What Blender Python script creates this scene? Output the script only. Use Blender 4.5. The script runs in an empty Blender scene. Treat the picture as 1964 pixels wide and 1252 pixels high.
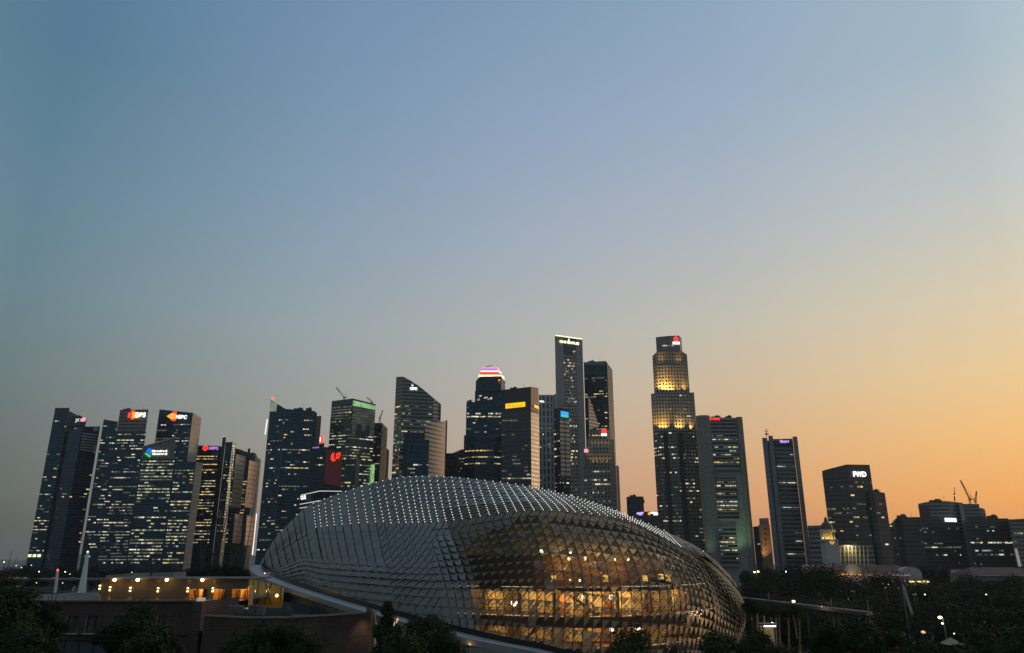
import bpy, bmesh, math, random
from mathutils import Vector, Matrix
R = math.radians
S = bpy.context.scene
COL = S.collection
random.seed(11)

# ------------------------------------------------------------------ camera
H = 22.0                      # eye height above the street
PITCH = R(17.5)
FPX = 1964 * 26.4 / 36.0      # focal length in photo pixels
cam_d = bpy.data.cameras.new('camera')
cam_d.lens = 26.4; cam_d.sensor_width = 36.0; cam_d.clip_start = 0.5; cam_d.clip_end = 40000
cam = bpy.data.objects.new('camera', cam_d); COL.objects.link(cam)
cam.location = (0, 0, H); cam.rotation_euler = (R(90) + PITCH, 0, 0)
S.camera = cam

# ------------------------------------------------------------------ sky and sun
SUN_AZ = 55.0                 # sun has just set to the right, outside the frame
def lin(c):
    c = c / 255.0
    return c / 12.92 if c <= 0.04045 else ((c + 0.055) / 1.055) ** 2.4
SKY_X = [0, 490, 982, 1470, 1964]
SKY = [(20,  [(73,114,139), (104,138,168), (126,152,181), (142,168,193), (166,186,198)]),
       (300, [(90,127,146), (120,149,175), (148,167,195), (166,181,199), (190,199,202)]),
       (500, [(100,130,142), (134,157,171), (164,175,186), (186,189,189), (216,206,182)]),
       (640, [(106,128,134), (146,160,166), (177,179,176), (203,194,174), (228,206,166)]),
       (780, [(108,119,118), (148,152,149), (187,177,164), (219,186,146), (246,199,132)]),
       (950, [(96,104,101), (150,144,137), (199,162,136), (229,164,110), (246,170,90)]),
       (1075, [(58,68,66), (112,109,106), (174,134,114), (206,140,100), (228,140,78)])]
def sky_px(x, y):
    x = min(max(x, -350), 2350)
    def row(r):
        k = 0
        while k < 3 and x > SKY_X[k + 1]: k += 1
        t = (x - SKY_X[k]) / (SKY_X[k + 1] - SKY_X[k])
        return [max(20, a + (b - a) * t) for a, b in zip(r[k], r[k + 1])]
    if y <= SKY[0][0]: return row(SKY[0][1])
    for (y0, r0), (y1, r1) in zip(SKY, SKY[1:]):
        if y <= y1:
            t = (y - y0) / (y1 - y0)
            return [a + (b - a) * t for a, b in zip(row(r0), row(r1))]
    return row(SKY[-1][1])
def sky_dir(az, e):
    az = R(az); e = R(e)
    dx, dy, dz = math.sin(az) * math.cos(e), math.cos(az) * math.cos(e), math.sin(e)
    f = dy * math.cos(PITCH) + dz * math.sin(PITCH); u = -dy * math.sin(PITCH) + dz * math.cos(PITCH)
    if f < 0.15: f = 0.15
    return sky_px(982 + FPX * dx / f, 626 - FPX * u / f)
world = bpy.data.worlds.new('World'); S.world = world; world.use_nodes = True
wn = world.node_tree
def wmath(op, a, b=None, c=None):
    n = wn.nodes.new('ShaderNodeMath'); n.operation = op
    for i, v in enumerate((a, b, c)):
        if v is None: continue
        if isinstance(v, (int, float)): n.inputs[i].default_value = v
        else: wn.links.new(v, n.inputs[i])
    return n.outputs[0]
tc = wn.nodes.new('ShaderNodeTexCoord'); sp = wn.nodes.new('ShaderNodeSeparateXYZ')
wn.links.new(tc.outputs['Generated'], sp.inputs[0])
X, Y_, Z_ = sp.outputs
hl = wmath('SQRT', wmath('ADD', wmath('MULTIPLY', X, X), wmath('ADD', wmath('MULTIPLY', Y_, Y_), 1e-6)))
csun = wmath('DIVIDE', wmath('ADD', wmath('MULTIPLY', X, math.sin(R(SUN_AZ))), wmath('MULTIPLY', Y_, math.cos(R(SUN_AZ)))), hl)
rampf = wmath('MULTIPLY', wmath('ADD', Z_, 0.06), 1 / 1.06)
ELEV = [-2, 0, 1.2, 4, 8, 12, 17, 24, 33, 42, 90]
def sky_ramp(az, k):
    n = wn.nodes.new('ShaderNodeValToRGB'); wn.links.new(rampf, n.inputs[0])
    el = n.color_ramp.elements
    while len(el) < len(ELEV): el.new(0.5)
    for i, e in enumerate(ELEV):
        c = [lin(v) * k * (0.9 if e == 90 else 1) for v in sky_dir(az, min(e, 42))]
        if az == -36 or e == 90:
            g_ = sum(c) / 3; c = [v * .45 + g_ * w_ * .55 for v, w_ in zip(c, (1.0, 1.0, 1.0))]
        el[i].position = (math.sin(R(e)) + 0.06) / 1.06
        el[i].color = (*c, 1)
    return n.outputs[0]
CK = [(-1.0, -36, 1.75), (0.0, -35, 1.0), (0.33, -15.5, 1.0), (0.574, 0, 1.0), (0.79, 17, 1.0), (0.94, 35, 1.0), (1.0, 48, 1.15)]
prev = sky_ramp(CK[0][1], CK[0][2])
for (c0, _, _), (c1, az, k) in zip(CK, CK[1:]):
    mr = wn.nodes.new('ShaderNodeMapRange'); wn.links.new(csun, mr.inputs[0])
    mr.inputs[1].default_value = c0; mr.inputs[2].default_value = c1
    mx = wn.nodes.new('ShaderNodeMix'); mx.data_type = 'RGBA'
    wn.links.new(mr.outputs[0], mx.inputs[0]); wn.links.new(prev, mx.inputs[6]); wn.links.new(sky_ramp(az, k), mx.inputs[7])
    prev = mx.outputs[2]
nish = wn.nodes.new('ShaderNodeTexSky'); nish.sky_type = 'NISHITA'; nish.sun_disc = False
nish.sun_elevation = R(2.0); nish.sun_rotation = R(SUN_AZ)
nm = wn.nodes.new('ShaderNodeMix'); nm.data_type = 'RGBA'; nm.inputs[0].default_value = 1.0; nm.blend_type = 'ADD'
ns = wn.nodes.new('ShaderNodeMix'); ns.data_type = 'RGBA'; ns.blend_type = 'MULTIPLY'; ns.inputs[0].default_value = 1.0
wn.links.new(nish.outputs[0], ns.inputs[6]); ns.inputs[7].default_value = (0.012, 0.012, 0.012, 1)
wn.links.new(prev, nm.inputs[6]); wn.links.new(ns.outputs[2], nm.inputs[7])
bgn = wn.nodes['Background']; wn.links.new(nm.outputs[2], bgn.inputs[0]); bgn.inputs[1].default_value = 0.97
sun_d = bpy.data.lights.new('sun', 'SUN'); sun_d.energy = 0.9; sun_d.angle = R(10); sun_d.color = (1.0, 0.62, 0.34)
sun = bpy.data.objects.new('sun', sun_d); COL.objects.link(sun)
sun.rotation_euler = Vector((-math.sin(R(SUN_AZ)), -math.cos(R(SUN_AZ)), -math.tan(R(7)))).to_track_quat('-Z', 'Y').to_euler()
S.view_settings.view_transform = 'Standard'; S.view_settings.look = 'None'
S.view_settings.exposure = 0.0; S.view_settings.gamma = 1.0
S.cycles.max_bounces = 6; S.cycles.transparent_max_bounces = 12; S.cycles.use_denoising = True
S.cycles.sample_clamp_indirect = 3.0; S.cycles.caustics_reflective = False; S.cycles.caustics_refractive = False

# ------------------------------------------------------------------ helpers
CT, ST = math.cos(PITCH), math.sin(PITCH)
def at(px, py, Y):
    """world point seen at photo pixel (px, py) that stands Y metres down the view axis on the ground plan"""
    xc = (px - 982) / FPX; yc = -(py - 626) / FPX
    d = (xc, CT - yc * ST, ST + yc * CT)
    k = Y / d[1]
    return Vector((d[0] * k, Y, H + d[2] * k))
def atz(px, py, z):
    xc = (px - 982) / FPX; yc = -(py - 626) / FPX
    d = (xc, CT - yc * ST, ST + yc * CT)
    k = (z - H) / d[2]
    return Vector((d[0] * k, d[1] * k, z))
def zof(py, Y): return at(982, py, Y).z
def mppx(Y): return Y / (FPX * 0.97)         # metres per photo pixel at distance Y

class MB:
    """collects faces; build() links them as one mesh object"""
    def __init__(s): s.v = []; s.f = []; s.m = []; s.uv = []
    def face(s, pts, m=0, uv=None):
        i = len(s.v); s.v += [tuple(p) for p in pts]; s.f.append(tuple(range(i, i + len(pts)))); s.m.append(m)
        s.uv.append(uv if uv else [(p[0] + p[1] * .37, p[2]) for p in pts])
    def wall(s, a, b, z0a, z1a, z0b, z1b, m=0, u0=0.0):
        L = math.hypot(b[0] - a[0], b[1] - a[1])
        s.face([(a[0], a[1], z0a), (b[0], b[1], z0b), (b[0], b[1], z1b), (a[0], a[1], z1a)], m,
               [(u0, z0a), (u0 + L, z0b), (u0 + L, z1b), (u0, z1a)])
        return u0 + L
    def prism(s, poly, z0, z1, m=0, mtop=None):
        """poly: plan points counter-clockwise seen from above; z1 a number or a list"""
        n = len(poly); zt = z1 if isinstance(z1, (list, tuple)) else [z1] * n
        u = 0.0
        for i in range(n):
            j = (i + 1) % n
            u = s.wall(poly[i], poly[j], z0, zt[i], z0, zt[j], m, u)
        s.face([(p[0], p[1], zt[i]) for i, p in enumerate(poly)], m if mtop is None else mtop)
        s.face([(p[0], p[1], z0) for p in reversed(poly)], m if mtop is None else mtop)
    def box(s, c, size, rz=0.0, m=0):
        x, y, z = (d / 2 for d in size); ca, sa = math.cos(rz), math.sin(rz)
        poly = [(c[0] + px * ca - py * sa, c[1] + px * sa + py * ca) for px, py in ((-x, -y), (x, -y), (x, y), (-x, y))]
        s.prism(poly, c[2] - z, c[2] + z, m)
    def bar(s, a, b, r, n=4, r2=None, m=0, cap=True):
        a = Vector(a); b = Vector(b); d = b - a
        if d.length < 1e-6: return
        q = d.to_track_quat('Z', 'Y'); r2 = r if r2 is None else r2
        A = [a + q @ Vector((math.cos(2 * math.pi * i / n + .785) * r, math.sin(2 * math.pi * i / n + .785) * r, 0)) for i in range(n)]
        B = [b + q @ Vector((math.cos(2 * math.pi * i / n + .785) * r2, math.sin(2 * math.pi * i / n + .785) * r2, 0)) for i in range(n)]
        for i in range(n):
            j = (i + 1) % n; s.face([A[i], A[j], B[j], B[i]], m)
        if cap:
            s.face(list(reversed(A)), m); s.face(B, m)
    def ball(s, c, r, n=6, rows=4, m=0, sq=1.0):
        c = Vector(c)
        P = lambda i, j: c + Vector((math.sin(math.pi * i / rows) * math.cos(2 * math.pi * j / n) * r, math.sin(math.pi * i / rows) * math.sin(2 * math.pi * j / n) * r, -math.cos(math.pi * i / rows) * r * sq))
        for i in range(rows):
            for j in range(n):
                if i == 0: s.face([P(0, 0), P(1, j + 1), P(1, j)], m)
                elif i == rows - 1: s.face([P(i, j), P(i, j + 1), P(rows, 0)], m)
                else: s.face([P(i, j), P(i, j + 1), P(i + 1, j + 1), P(i + 1, j)], m)
    def lathe(s, c, prof, n=16, m=0):
        c = Vector(c)
        P = lambda k, j: c + Vector((math.cos(2 * math.pi * j / n) * prof[k][0], math.sin(2 * math.pi * j / n) * prof[k][0], prof[k][1]))
        for k in range(len(prof) - 1):
            for j in range(n): s.face([P(k, j), P(k, j + 1), P(k + 1, j + 1), P(k + 1, j)], m)
    def data(s, name, mats, org=(0, 0, 0), smooth=False):
        me = bpy.data.meshes.new(name)
        o = org
        me.from_pydata([(v[0] - o[0], v[1] - o[1], v[2] - o[2]) for v in s.v], [], s.f)
        for m in (mats if isinstance(mats, (list, tuple)) else [mats]): me.materials.append(m)
        uvl = me.uv_layers.new(name='UVMap')
        flat = [c for u in s.uv for p in u for c in p]
        uvl.data.foreach_set('uv', flat)
        me.polygons.foreach_set('material_index', s.m)
        if smooth: me.polygons.foreach_set('use_smooth', [True] * len(s.f))
        me.update()
        return me
    def build(s, name, mats, parent=None, smooth=False):
        org = parent_org(parent)
        o = bpy.data.objects.new(name, s.data(name, mats, org, smooth)); COL.objects.link(o)
        if parent: o.parent = parent
        return o
def parent_org(p):
    v = Vector((0, 0, 0))
    while p: v += p.location; p = p.parent
    return v
def tag(o, label=None, cat=None, group=None, kind=None):
    if label: o['label'] = label
    if cat: o['category'] = cat
    if group: o['group'] = group
    if kind: o['kind'] = kind
    return o
def empty(name, loc, label, cat, group=None):
    o = bpy.data.objects.new(name, None); COL.objects.link(o); o.location = loc; o.empty_display_size = 1
    return tag(o, label, cat, group)
def copy_tree(o, parent=None):
    c = o.copy(); COL.objects.link(c)
    if parent: c.parent = parent
    for ch in list(o.children): copy_tree(ch, c)
    return c
def lamp(kind, loc, energy, color, parent=None, size=0.3, aim=None, spot=60):
    d = bpy.data.lights.new('lamp_light', kind); d.energy = energy; d.color = color
    if kind == 'AREA': d.size = size
    else: d.shadow_soft_size = size
    if kind == 'SPOT': d.spot_size = R(spot); d.spot_blend = 0.9
    o = bpy.data.objects.new('lamp_light', d); COL.objects.link(o)
    o.location = Vector(loc) - parent_org(parent)
    if aim is not None: o.rotation_euler = (Vector(aim) - Vector(loc)).to_track_quat('-Z', 'Y').to_euler()
    if parent: o.parent = parent
    return o

# ------------------------------------------------------------------ materials
class NT:
    def __init__(s, name):
        s.mat = bpy.data.materials.new(name); s.mat.use_nodes = True; s.t = s.mat.node_tree
        s.b = s.t.nodes['Principled BSDF']; s.out = s.t.nodes['Material Output']
    def n(s, typ, **kw):
        n = s.t.nodes.new(typ)
        for k, v in kw.items(): setattr(n, k, v)
        return n
    def put(s, inp, v):
        if isinstance(v, bpy.types.NodeSocket): s.t.links.new(v, inp)
        elif isinstance(v, tuple) and inp.type == 'RGBA': inp.default_value = (*v[:3], 1)
        else: inp.default_value = v
    def math(s, op, a, b=None, c=None):
        n = s.n('ShaderNodeMath', operation=op)
        for i, v in enumerate((a, b, c)):
            if v is not None: s.put(n.inputs[i], v)
        return n.outputs[0]
    def mix(s, f, a, b, blend='MIX'):
        n = s.n('ShaderNodeMix', data_type='RGBA', blend_type=blend)
        s.put(n.inputs[0], f); s.put(n.inputs[6], a); s.put(n.inputs[7], b)
        return n.outputs[2]
    def noise(s, vec, scale, detail=4, rough=0.55):
        n = s.n('ShaderNodeTexNoise'); n.inputs['Scale'].default_value = scale; n.inputs['Detail'].default_value = detail; n.inputs['Roughness'].default_value = rough
        if vec is not None: s.t.links.new(vec, n.inputs['Vector'])
        return n.outputs['Fac']
    def ramp(s, f, a, b, c0=0.0, c1=1.0):
        n = s.n('ShaderNodeMapRange'); s.put(n.inputs[0], f); n.inputs[1].default_value = a; n.inputs[2].default_value = b; n.inputs[3].default_value = c0; n.inputs[4].default_value = c1
        return n.outputs[0]
    def xyz(s, x, y, z=0.0):
        n = s.n('ShaderNodeCombineXYZ'); s.put(n.inputs[0], x); s.put(n.inputs[1], y); s.put(n.inputs[2], z); return n.outputs[0]
    def pos(s): return s.n('ShaderNodeNewGeometry').outputs['Position']
    def uv(s):
        n = s.n('ShaderNodeSeparateXYZ'); s.t.links.new(s.n('ShaderNodeTexCoord').outputs['UV'], n.inputs[0]); return n.outputs[0], n.outputs[1]
    def bump(s, h, strength=0.3, dist=0.1):
        n = s.n('ShaderNodeBump'); n.inputs['Strength'].default_value = strength; n.inputs['Distance'].default_value = dist; s.put(n.inputs['Height'], h)
        s.t.links.new(n.outputs[0], s.b.inputs['Normal'])
    def set(s, **kw):
        for k, v in kw.items(): s.put(s.b.inputs[k.replace('_', ' ')], v)
        return s
def plain(name, col, rough=0.6, metal=0.0, var=0.25, scale=0.4, spec=0.5, coat=0):
    t = NT(name); f = t.noise(t.pos(), scale, 5)
    k = t.ramp(f, 0.3, 0.7, 1 - var, 1 + var)
    c = t.mix(1.0, col, t.xyz(k, k, k), 'MULTIPLY')
    t.set(Base_Color=c, Roughness=rough, Metallic=metal); t.b.inputs['Specular IOR Level'].default_value = spec
    return t.mat
def facade(name, glass, frame, fh=4.0, bw=1.5, band=0.3, mull=0.12, grough=0.12, frough=0.6, vary=0.7, spec=0.5, metal=0.0, tilt=0.02, tint=False):
    """storeys of glass between spandrel bands and mullions; uv in metres"""
    t = NT(name); u, v = t.uv()
    fv = t.math('FRACT', t.math('DIVIDE', v, fh)); fu = t.math('FRACT', t.math('DIVIDE', u, bw))
    msk = t.math('MAXIMUM', t.math('LESS_THAN', fv, band), t.math('LESS_THAN', fu, mull))
    cell = t.xyz(t.math('FLOOR', t.math('DIVIDE', u, bw * 2)), t.math('FLOOR', t.math('DIVIDE', v, fh)))
    wnz = t.n('ShaderNodeTexWhiteNoise', noise_dimensions='3D'); t.t.links.new(cell, wnz.inputs[0])
    r = wnz.outputs[0]
    big = t.noise(t.pos(), 0.025, 4)
    k = t.math('MULTIPLY', t.ramp(r, 0, 1, 1 - vary, 1 + vary), t.ramp(big, 0.3, 0.7, 0.7, 1.3))
    g = t.mix(1.0, glass, t.xyz(k, k, k), 'MULTIPLY')
    kf = t.ramp(big, 0.3, 0.7, 0.82, 1.18)
    fr = t.mix(1.0, frame, t.xyz(kf, kf, kf), 'MULTIPLY')
    t.set(Base_Color=t.mix(msk, g, fr), Roughness=t.ramp(msk, 0, 1, grough, frough), Metallic=metal)
    t.b.inputs['Specular IOR Level'].default_value = spec; t.b.inputs['Specular Tint'].default_value = (.45, .78, 1, 1) if tint else (1, 1, 1, 1)
    # each pane sits a hair off the plane, so reflections break up
    nn = t.n('ShaderNodeVectorMath', operation='SCALE'); t.t.links.new(wnz.outputs[1], nn.inputs[0]); nn.inputs[3].default_value = tilt
    na = t.n('ShaderNodeVectorMath', operation='ADD'); t.t.links.new(t.n('ShaderNodeNewGeometry').outputs['Normal'], na.inputs[0]); t.t.links.new(nn.outputs[0], na.inputs[1])
    nz = t.n('ShaderNodeVectorMath', operation='NORMALIZE'); t.t.links.new(na.outputs[0], nz.inputs[0]); t.t.links.new(nz.outputs[0], t.b.inputs['Normal'])
    return t.mat
def punched(name, wall, glass=(.006, .007, .009), fh=4.0, bw=2.2, ww=0.5, wh=0.5, rough=0.7, spec=0.4):
    """stone wall with a grid of small square windows"""
    t = NT(name); u, v = t.uv()
    fv = t.math('FRACT', t.math('DIVIDE', v, fh)); fu = t.math('FRACT', t.math('DIVIDE', u, bw))
    w = t.math('MULTIPLY', t.math('LESS_THAN', fv, wh), t.math('LESS_THAN', fu, ww))
    big = t.noise(t.pos(), 0.03, 5); k = t.ramp(big, 0.3, 0.7, 0.8, 1.2)
    wl = t.mix(1.0, wall, t.xyz(k, k, k), 'MULTIPLY')
    t.set(Base_Color=t.mix(w, wl, glass), Roughness=t.ramp(w, 0, 1, rough, 0.15)); t.b.inputs['Specular IOR Level'].default_value = spec
    return t.mat
def emit(name, col, strength, lo=1.0, hi=1.0, scale=0.5, sample=False):
    t = NT(name); t.set(Base_Color=(0.02, 0.02, 0.02), Roughness=0.4)
    t.put(t.b.inputs['Emission Color'], col)
    if lo != hi:
        p = t.n('ShaderNodeVectorMath', operation='SCALE'); t.t.links.new(t.pos(), p.inputs[0]); p.inputs[3].default_value = scale
        fl = t.n('ShaderNodeVectorMath', operation='FLOOR'); t.t.links.new(p.outputs[0], fl.inputs[0])
        w = t.n('ShaderNodeTexWhiteNoise', noise_dimensions='3D'); t.t.links.new(fl.outputs[0], w.inputs[0])
        s = t.math('MULTIPLY', t.ramp(w.outputs[0], 0, 1, lo, hi), strength)
        t.put(t.b.inputs['Emission Strength'], s)
    else: t.put(t.b.inputs['Emission Strength'], float(strength))
    if not sample:
        t.mat.cycles.emission_sampling = 'NONE'
    return t.mat
LW = {'w': emit('window_light_white', (1.0, .88, .62), .80, .10, 1.5, .4),
      'g': emit('window_light_pale_green', (.86, .90, .56), .50, .10, 1.5, .4),
      'y': emit('window_light_yellow', (1.0, .68, .26), .75, .15, 1.5, .4),
      'd': emit('window_light_dim', (.85, .82, .60), .15, .2, 1.4, .4),
      'c': emit('window_light_cool', (.85, .95, 1.0), .7, .15, 1.4, .4)}
F_NAVY = facade('navy_curtain_wall', (.006, .026, .046), (.012, .034, .050), 4, 1.5, .3, .1, .14, tint=True)
F_INDIGO = facade('indigo_curtain_wall', (.010, .022, .044), (.018, .030, .048), 4, 1.5, .32, .1, .16, tint=True)
F_TEAL = facade('teal_curtain_wall', (.008, .036, .040), (.018, .052, .050), 4, 1.5, .3, .12, .14, tint=True)
F_GREEN = facade('green_curtain_wall', (.012, .045, .034), (.024, .062, .048), 4, 1.5, .3, .12, .14)
F_BLACK = facade('black_curtain_wall', (.005, .010, .014), (.012, .018, .022), 4, 1.6, .3, .1, .15, tint=True)
F_BANDED = facade('banded_glass', (.016, .034, .036), (.22, .23, .18), 4.2, 3.0, .34, .04, .12)
F_BEIGE = facade('beige_spandrel_bands', (.07, .052, .036), (.62, .49, .36), 4.6, 3.0, .68, .03, .3, .45)
F_BEIGEW = facade('beige_wide_bands', (.07, .055, .04), (.62, .50, .38), 6.5, 4.0, .86, .03, .3, .5)
F_CONC = facade('beige_concrete_lines', (.26, .235, .2), (.37, .335, .285), 7.0, 9.0, .84, .03, .7, .75, .2)
F_GREY = punched('grey_stone_small_windows', (.28, .275, .265), fh=4.6, bw=3.0, ww=.6, wh=.5)
F_GREYV = punched('pale_grey_ribs_tall_windows', (.34, .345, .36), fh=9, bw=5.0, ww=.42, wh=.72)
F_GRAN = punched('granite_square_windows', (.24, .23, .205), fh=3.9, bw=3.4, ww=.46, wh=.5)
F_GRANB = punched('brown_granite_windows', (.17, .165, .15), fh=3.9, bw=3.4, ww=.46, wh=.5)
F_DKBAND = facade('dark_banded_office', (.005, .014, .026), (.065, .068, .075), 4.0, 6.0, .34, .03, .12)
F_SLATE = facade('slate_strip_windows', (.03, .034, .036), (.145, .155, .16), 4.0, 12.0, .42, .02, .2)
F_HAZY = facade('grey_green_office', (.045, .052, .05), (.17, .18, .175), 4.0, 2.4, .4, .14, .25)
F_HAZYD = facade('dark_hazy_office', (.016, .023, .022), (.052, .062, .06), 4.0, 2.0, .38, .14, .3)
CONC = plain('bare_concrete', (.28, .275, .265), .75)
CONC_D = plain('dark_concrete', (.045, .047, .05), .75)
CONC_L = plain('pale_concrete', (.30, .30, .295), .7)
BEIGE = plain('beige_panel', (.44, .37, .29), .6, var=.12)
STEEL_D = plain('dark_steel', (.03, .03, .032), .5, .4)
BLACKM = plain('black_panel', (.008, .009, .011), .35)
WHITE = plain('white_plaster', (.42, .42, .41), .75, var=.12)
REDTILE = plain('red_roof_tiles', (.085, .016, .012), .7, var=.3, scale=.3)
WHITEP = plain('white_painted_steel', (.62, .62, .62), .45, var=.08)

def to_plan(front, depth):
    W = [at(*p) for p in front]
    poly = [(w.x, w.y) for w in W]; z = [w.z for w in W]
    back = [(x * (1 + .98 * depth / y), y + depth) for x, y in poly]
    return W, poly + back[::-1], z + z[::-1]
def tower(name, label, front, depth, mat, part='shaft', cat='skyscraper', roof=CONC_D, group=None):
    """front: (px, py, Y) of the top corners seen from here, left to right; footprint runs back by depth"""
    W, poly, z = to_plan(front, depth)
    b = Vector((sum(p[0] for p in poly) / len(poly), sum(p[1] for p in poly) / len(poly), 0))
    r = empty(name, b, label, cat, group)
    m = MB(); m.prism(poly, 0, z, 0, 1); m.build(part, [mat, roof], r)
    r_faces[r.name] = W
    return r
r_faces = {}
def block(root, part, front, depth, mat, ybot=None, roof=CONC_D, zb=None):
    W, poly, z = to_plan(front, depth)
    z0 = zb if zb is not None else (0 if ybot is None else at(front[0][0], ybot, front[0][2]).z)
    m = MB(); m.prism(poly, z0, z, 0, 1)
    o = m.build(part, [mat, roof], root)
    return o, W
UNIT = {}
def unit_mesh(k):
    if k not in UNIT:
        m = MB(); m.box((0, 0, 0), (1, 1, 1)); UNIT[k] = m.data('lit_window', LW[k])
    return UNIT[k]
LITS = {}
def lights(root, A, B, y0, y1, dens, cols, f0=0.02, f1=0.98, fh=4.0, run=(3, 9), h=1.5, zoff=.66, floors=None, off=.15, full=.05):
    """lit office windows on the wall between world points A (left) and B (right), rows y0..y1 in photo pixels"""
    A = Vector(A); B = Vector(B)
    d = Vector((B.x - A.x, B.y - A.y, 0)); L = d.length; d.normalize(); nrm = Vector((d.y, -d.x, 0))
    mid = (A.y + B.y) / 2; mx = (A.x + B.x) / 2
    pxm = 982 + mx / mid * FPX * .99
    zt, zb = zof(y0, mid), zof(y1, mid)
    k = math.ceil(zb / fh)
    out = LITS.setdefault(root.name, [])
    while k * fh + h < zt:
        fd = random.random() ** 1.6 * 2.2 * dens
        if random.random() < full: fd = .95
        u = f0 * L
        fc = random.choice(cols)
        while u < f1 * L:
            r = random.uniform(*run)
            if u + r > f1 * L: r = f1 * L - u
            if r < 0.7: break
            if random.random() < fd:
                c = A + d * (u + r / 2) + nrm * off
                cc = fc if random.random() < .7 else random.choice(cols)
                if random.random() < .3: cc = 'd'
                out.append((r * h, (c.x, c.y, k * fh + zoff * fh), r, h * random.uniform(.7, 1.0), math.atan2(d.y, d.x), cc))
            u += r + random.uniform(.35, 1.0)
        k += 1
def flush_lights():
    for rn, ls in LITS.items():
        root = bpy.data.objects[rn]; org = parent_org(root)
        ls.sort(key=lambda t: -t[0])
        for _, c, w, h, rz, k in ls[:99]:
            o = bpy.data.objects.new('lit_window', unit_mesh(k)); COL.objects.link(o)
            o.parent = root; o.location = Vector(c) - org; o.rotation_euler = (0, 0, rz); o.scale = (w, .25, h)
        rest = ls[99:]
        if rest:
            m = MB(); keys = list(LW)
            for _, c, w, h, rz, k in rest: m.box(c, (w, .25, h), rz, keys.index(k))
            tag(m.build('lit_windows', [LW[k] for k in keys], root), kind='stuff')
def sign_text(root, text, mat, p0, p1, hpx=None, name='lettering', parent=None, off=.5, shear=0, depth=.15, bold=.0):
    """lettering from p0=(px,py,Y) (left, baseline) to p1 (right, baseline), hpx = cap height in photo pixels"""
    a, b = at(*p0), at(*p1)
    cu = bpy.data.curves.new('txt', 'FONT'); cu.body = text; cu.size = 1.0; cu.extrude = .02; cu.offset = bold; cu.shear = shear
    tmp = bpy.data.objects.new('txt', cu); COL.objects.link(tmp)
    dg = bpy.context.evaluated_depsgraph_get(); me = bpy.data.meshes.new_from_object(tmp.evaluated_get(dg))
    bpy.data.objects.remove(tmp); bpy.data.curves.remove(cu)
    xs = [v.co.x for v in me.vertices]; ys = [v.co.y for v in me.vertices]
    w = max(xs) - min(xs); hh = max(ys)
    d = b - a; Ld = d.length
    sx = Ld / w; sy = (hpx * mppx(p0[2]) / hh) if hpx else sx
    for v in me.vertices: v.co = ((v.co.x - min(xs)) * sx, v.co.y * sy, v.co.z * depth / .02)
    me.materials.clear(); me.materials.append(mat)
    me.name = name
    o = bpy.data.objects.new(name, me); COL.objects.link(o)
    ang = math.atan2(d.y, d.x); nrm = Vector((math.sin(ang), -math.cos(ang), 0))
    slope = math.atan2(d.z, math.hypot(d.x, d.y))
    pr = parent or root
    o.parent = pr; o.matrix_local = Matrix.Translation(a + nrm * off - parent_org(pr)) @ Matrix.Rotation(ang, 4, 'Z') @ Matrix.Rotation(-slope, 4, 'Y') @ Matrix.Rotation(R(90), 4, 'X')
    return o
def panel(root, name, mat, tl, tr, hpx, off=.4, thick=.5, parent=None):
    """flat sign box under the line tl..tr"""
    a, b = at(*tl), at(*tr); h = hpx * mppx((tl[2] + tr[2]) / 2)
    d = (b - a); ang = math.atan2(d.y, d.x); n = Vector((math.sin(ang), -math.cos(ang), 0))
    m = MB()
    P = [a + n * off, b + n * off]
    q = [P[0] - Vector((0, 0, h)), P[1] - Vector((0, 0, h)), P[1], P[0]]
    bk = [p - n * thick for p in q]
    m.face(q); m.face(bk[::-1])
    for i in range(4): j = (i + 1) % 4; m.face([q[j], q[i], bk[i], bk[j]])
    return m.build(name, mat, parent or root)
def disc(root, name, mat, c, rpx, off=.6, inner=0.0, n=20, parent=None):
    p = at(*c); r = rpx * mppx(c[2]); m = MB()
    O = [p + Vector((math.cos(2 * math.pi * i / n) * r, -off, math.sin(2 * math.pi * i / n) * r)) for i in range(n)]
    bk = [q + Vector((0, .3, 0)) for q in O]
    for i in range(n): m.face([O[i], O[(i + 1) % n], bk[(i + 1) % n], bk[i]][::-1])
    if inner <= 0: m.face(O)
    else:
        I = [p + Vector((0, -off, 0)) + (q - p - Vector((0, -off, 0))) * inner for q in O]
        for i in range(n): m.face([O[i], O[(i + 1) % n], I[(i + 1) % n], I[i]])
    return m.build(name, mat, parent or root)
# ------------------------------------------------------------------ setting
g = MB(); g.face([(-6000, -200, 0), (6000, -200, 0), (6000, 14000, 0), (-6000, 14000, 0)])
gt = NT('dark_ground'); gf = gt.noise(gt.pos(), .02, 6)
gt.set(Base_Color=gt.mix(gt.ramp(gf, .4, .6), (.008, .011, .007), (.02, .02, .019)), Roughness=.85)
tag(g.build('ground', gt.mat), kind='structure')
wm_ = MB(); wm_.face([(-900, 330, .02), (-60, 330, .02), (-60, 820, .02), (-900, 820, .02)])
wt = NT('bay_water'); wt.set(Base_Color=(.01, .016, .02), Roughness=.12); wt.bump(wt.noise(wt.pos(), .5, 4), .25, .3)
tag(wm_.build('water', wt.mat), kind='structure')
hm = MB()
pts = []
for i in range(31):
    x = -5200 + i * 130
    pts.append((x, 70 + 34 * math.sin(i * .55) + 18 * math.sin(i * 1.7 + 1)))
for (xa, za), (xb, zb) in zip(pts, pts[1:]):
    hm.face([(xa, 6000, -1), (xb, 6000, -1), (xb, 6250, zb), (xa, 6250, za)])
    hm.face([(xa, 6250, za), (xb, 6250, zb), (xb, 6700, zb * .8), (xa, 6700, za * .8)])
    hm.face([(xa, 6700, za * .8), (xb, 6700, zb * .8), (xb, 7400, -1), (xa, 7400, -1)])
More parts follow.
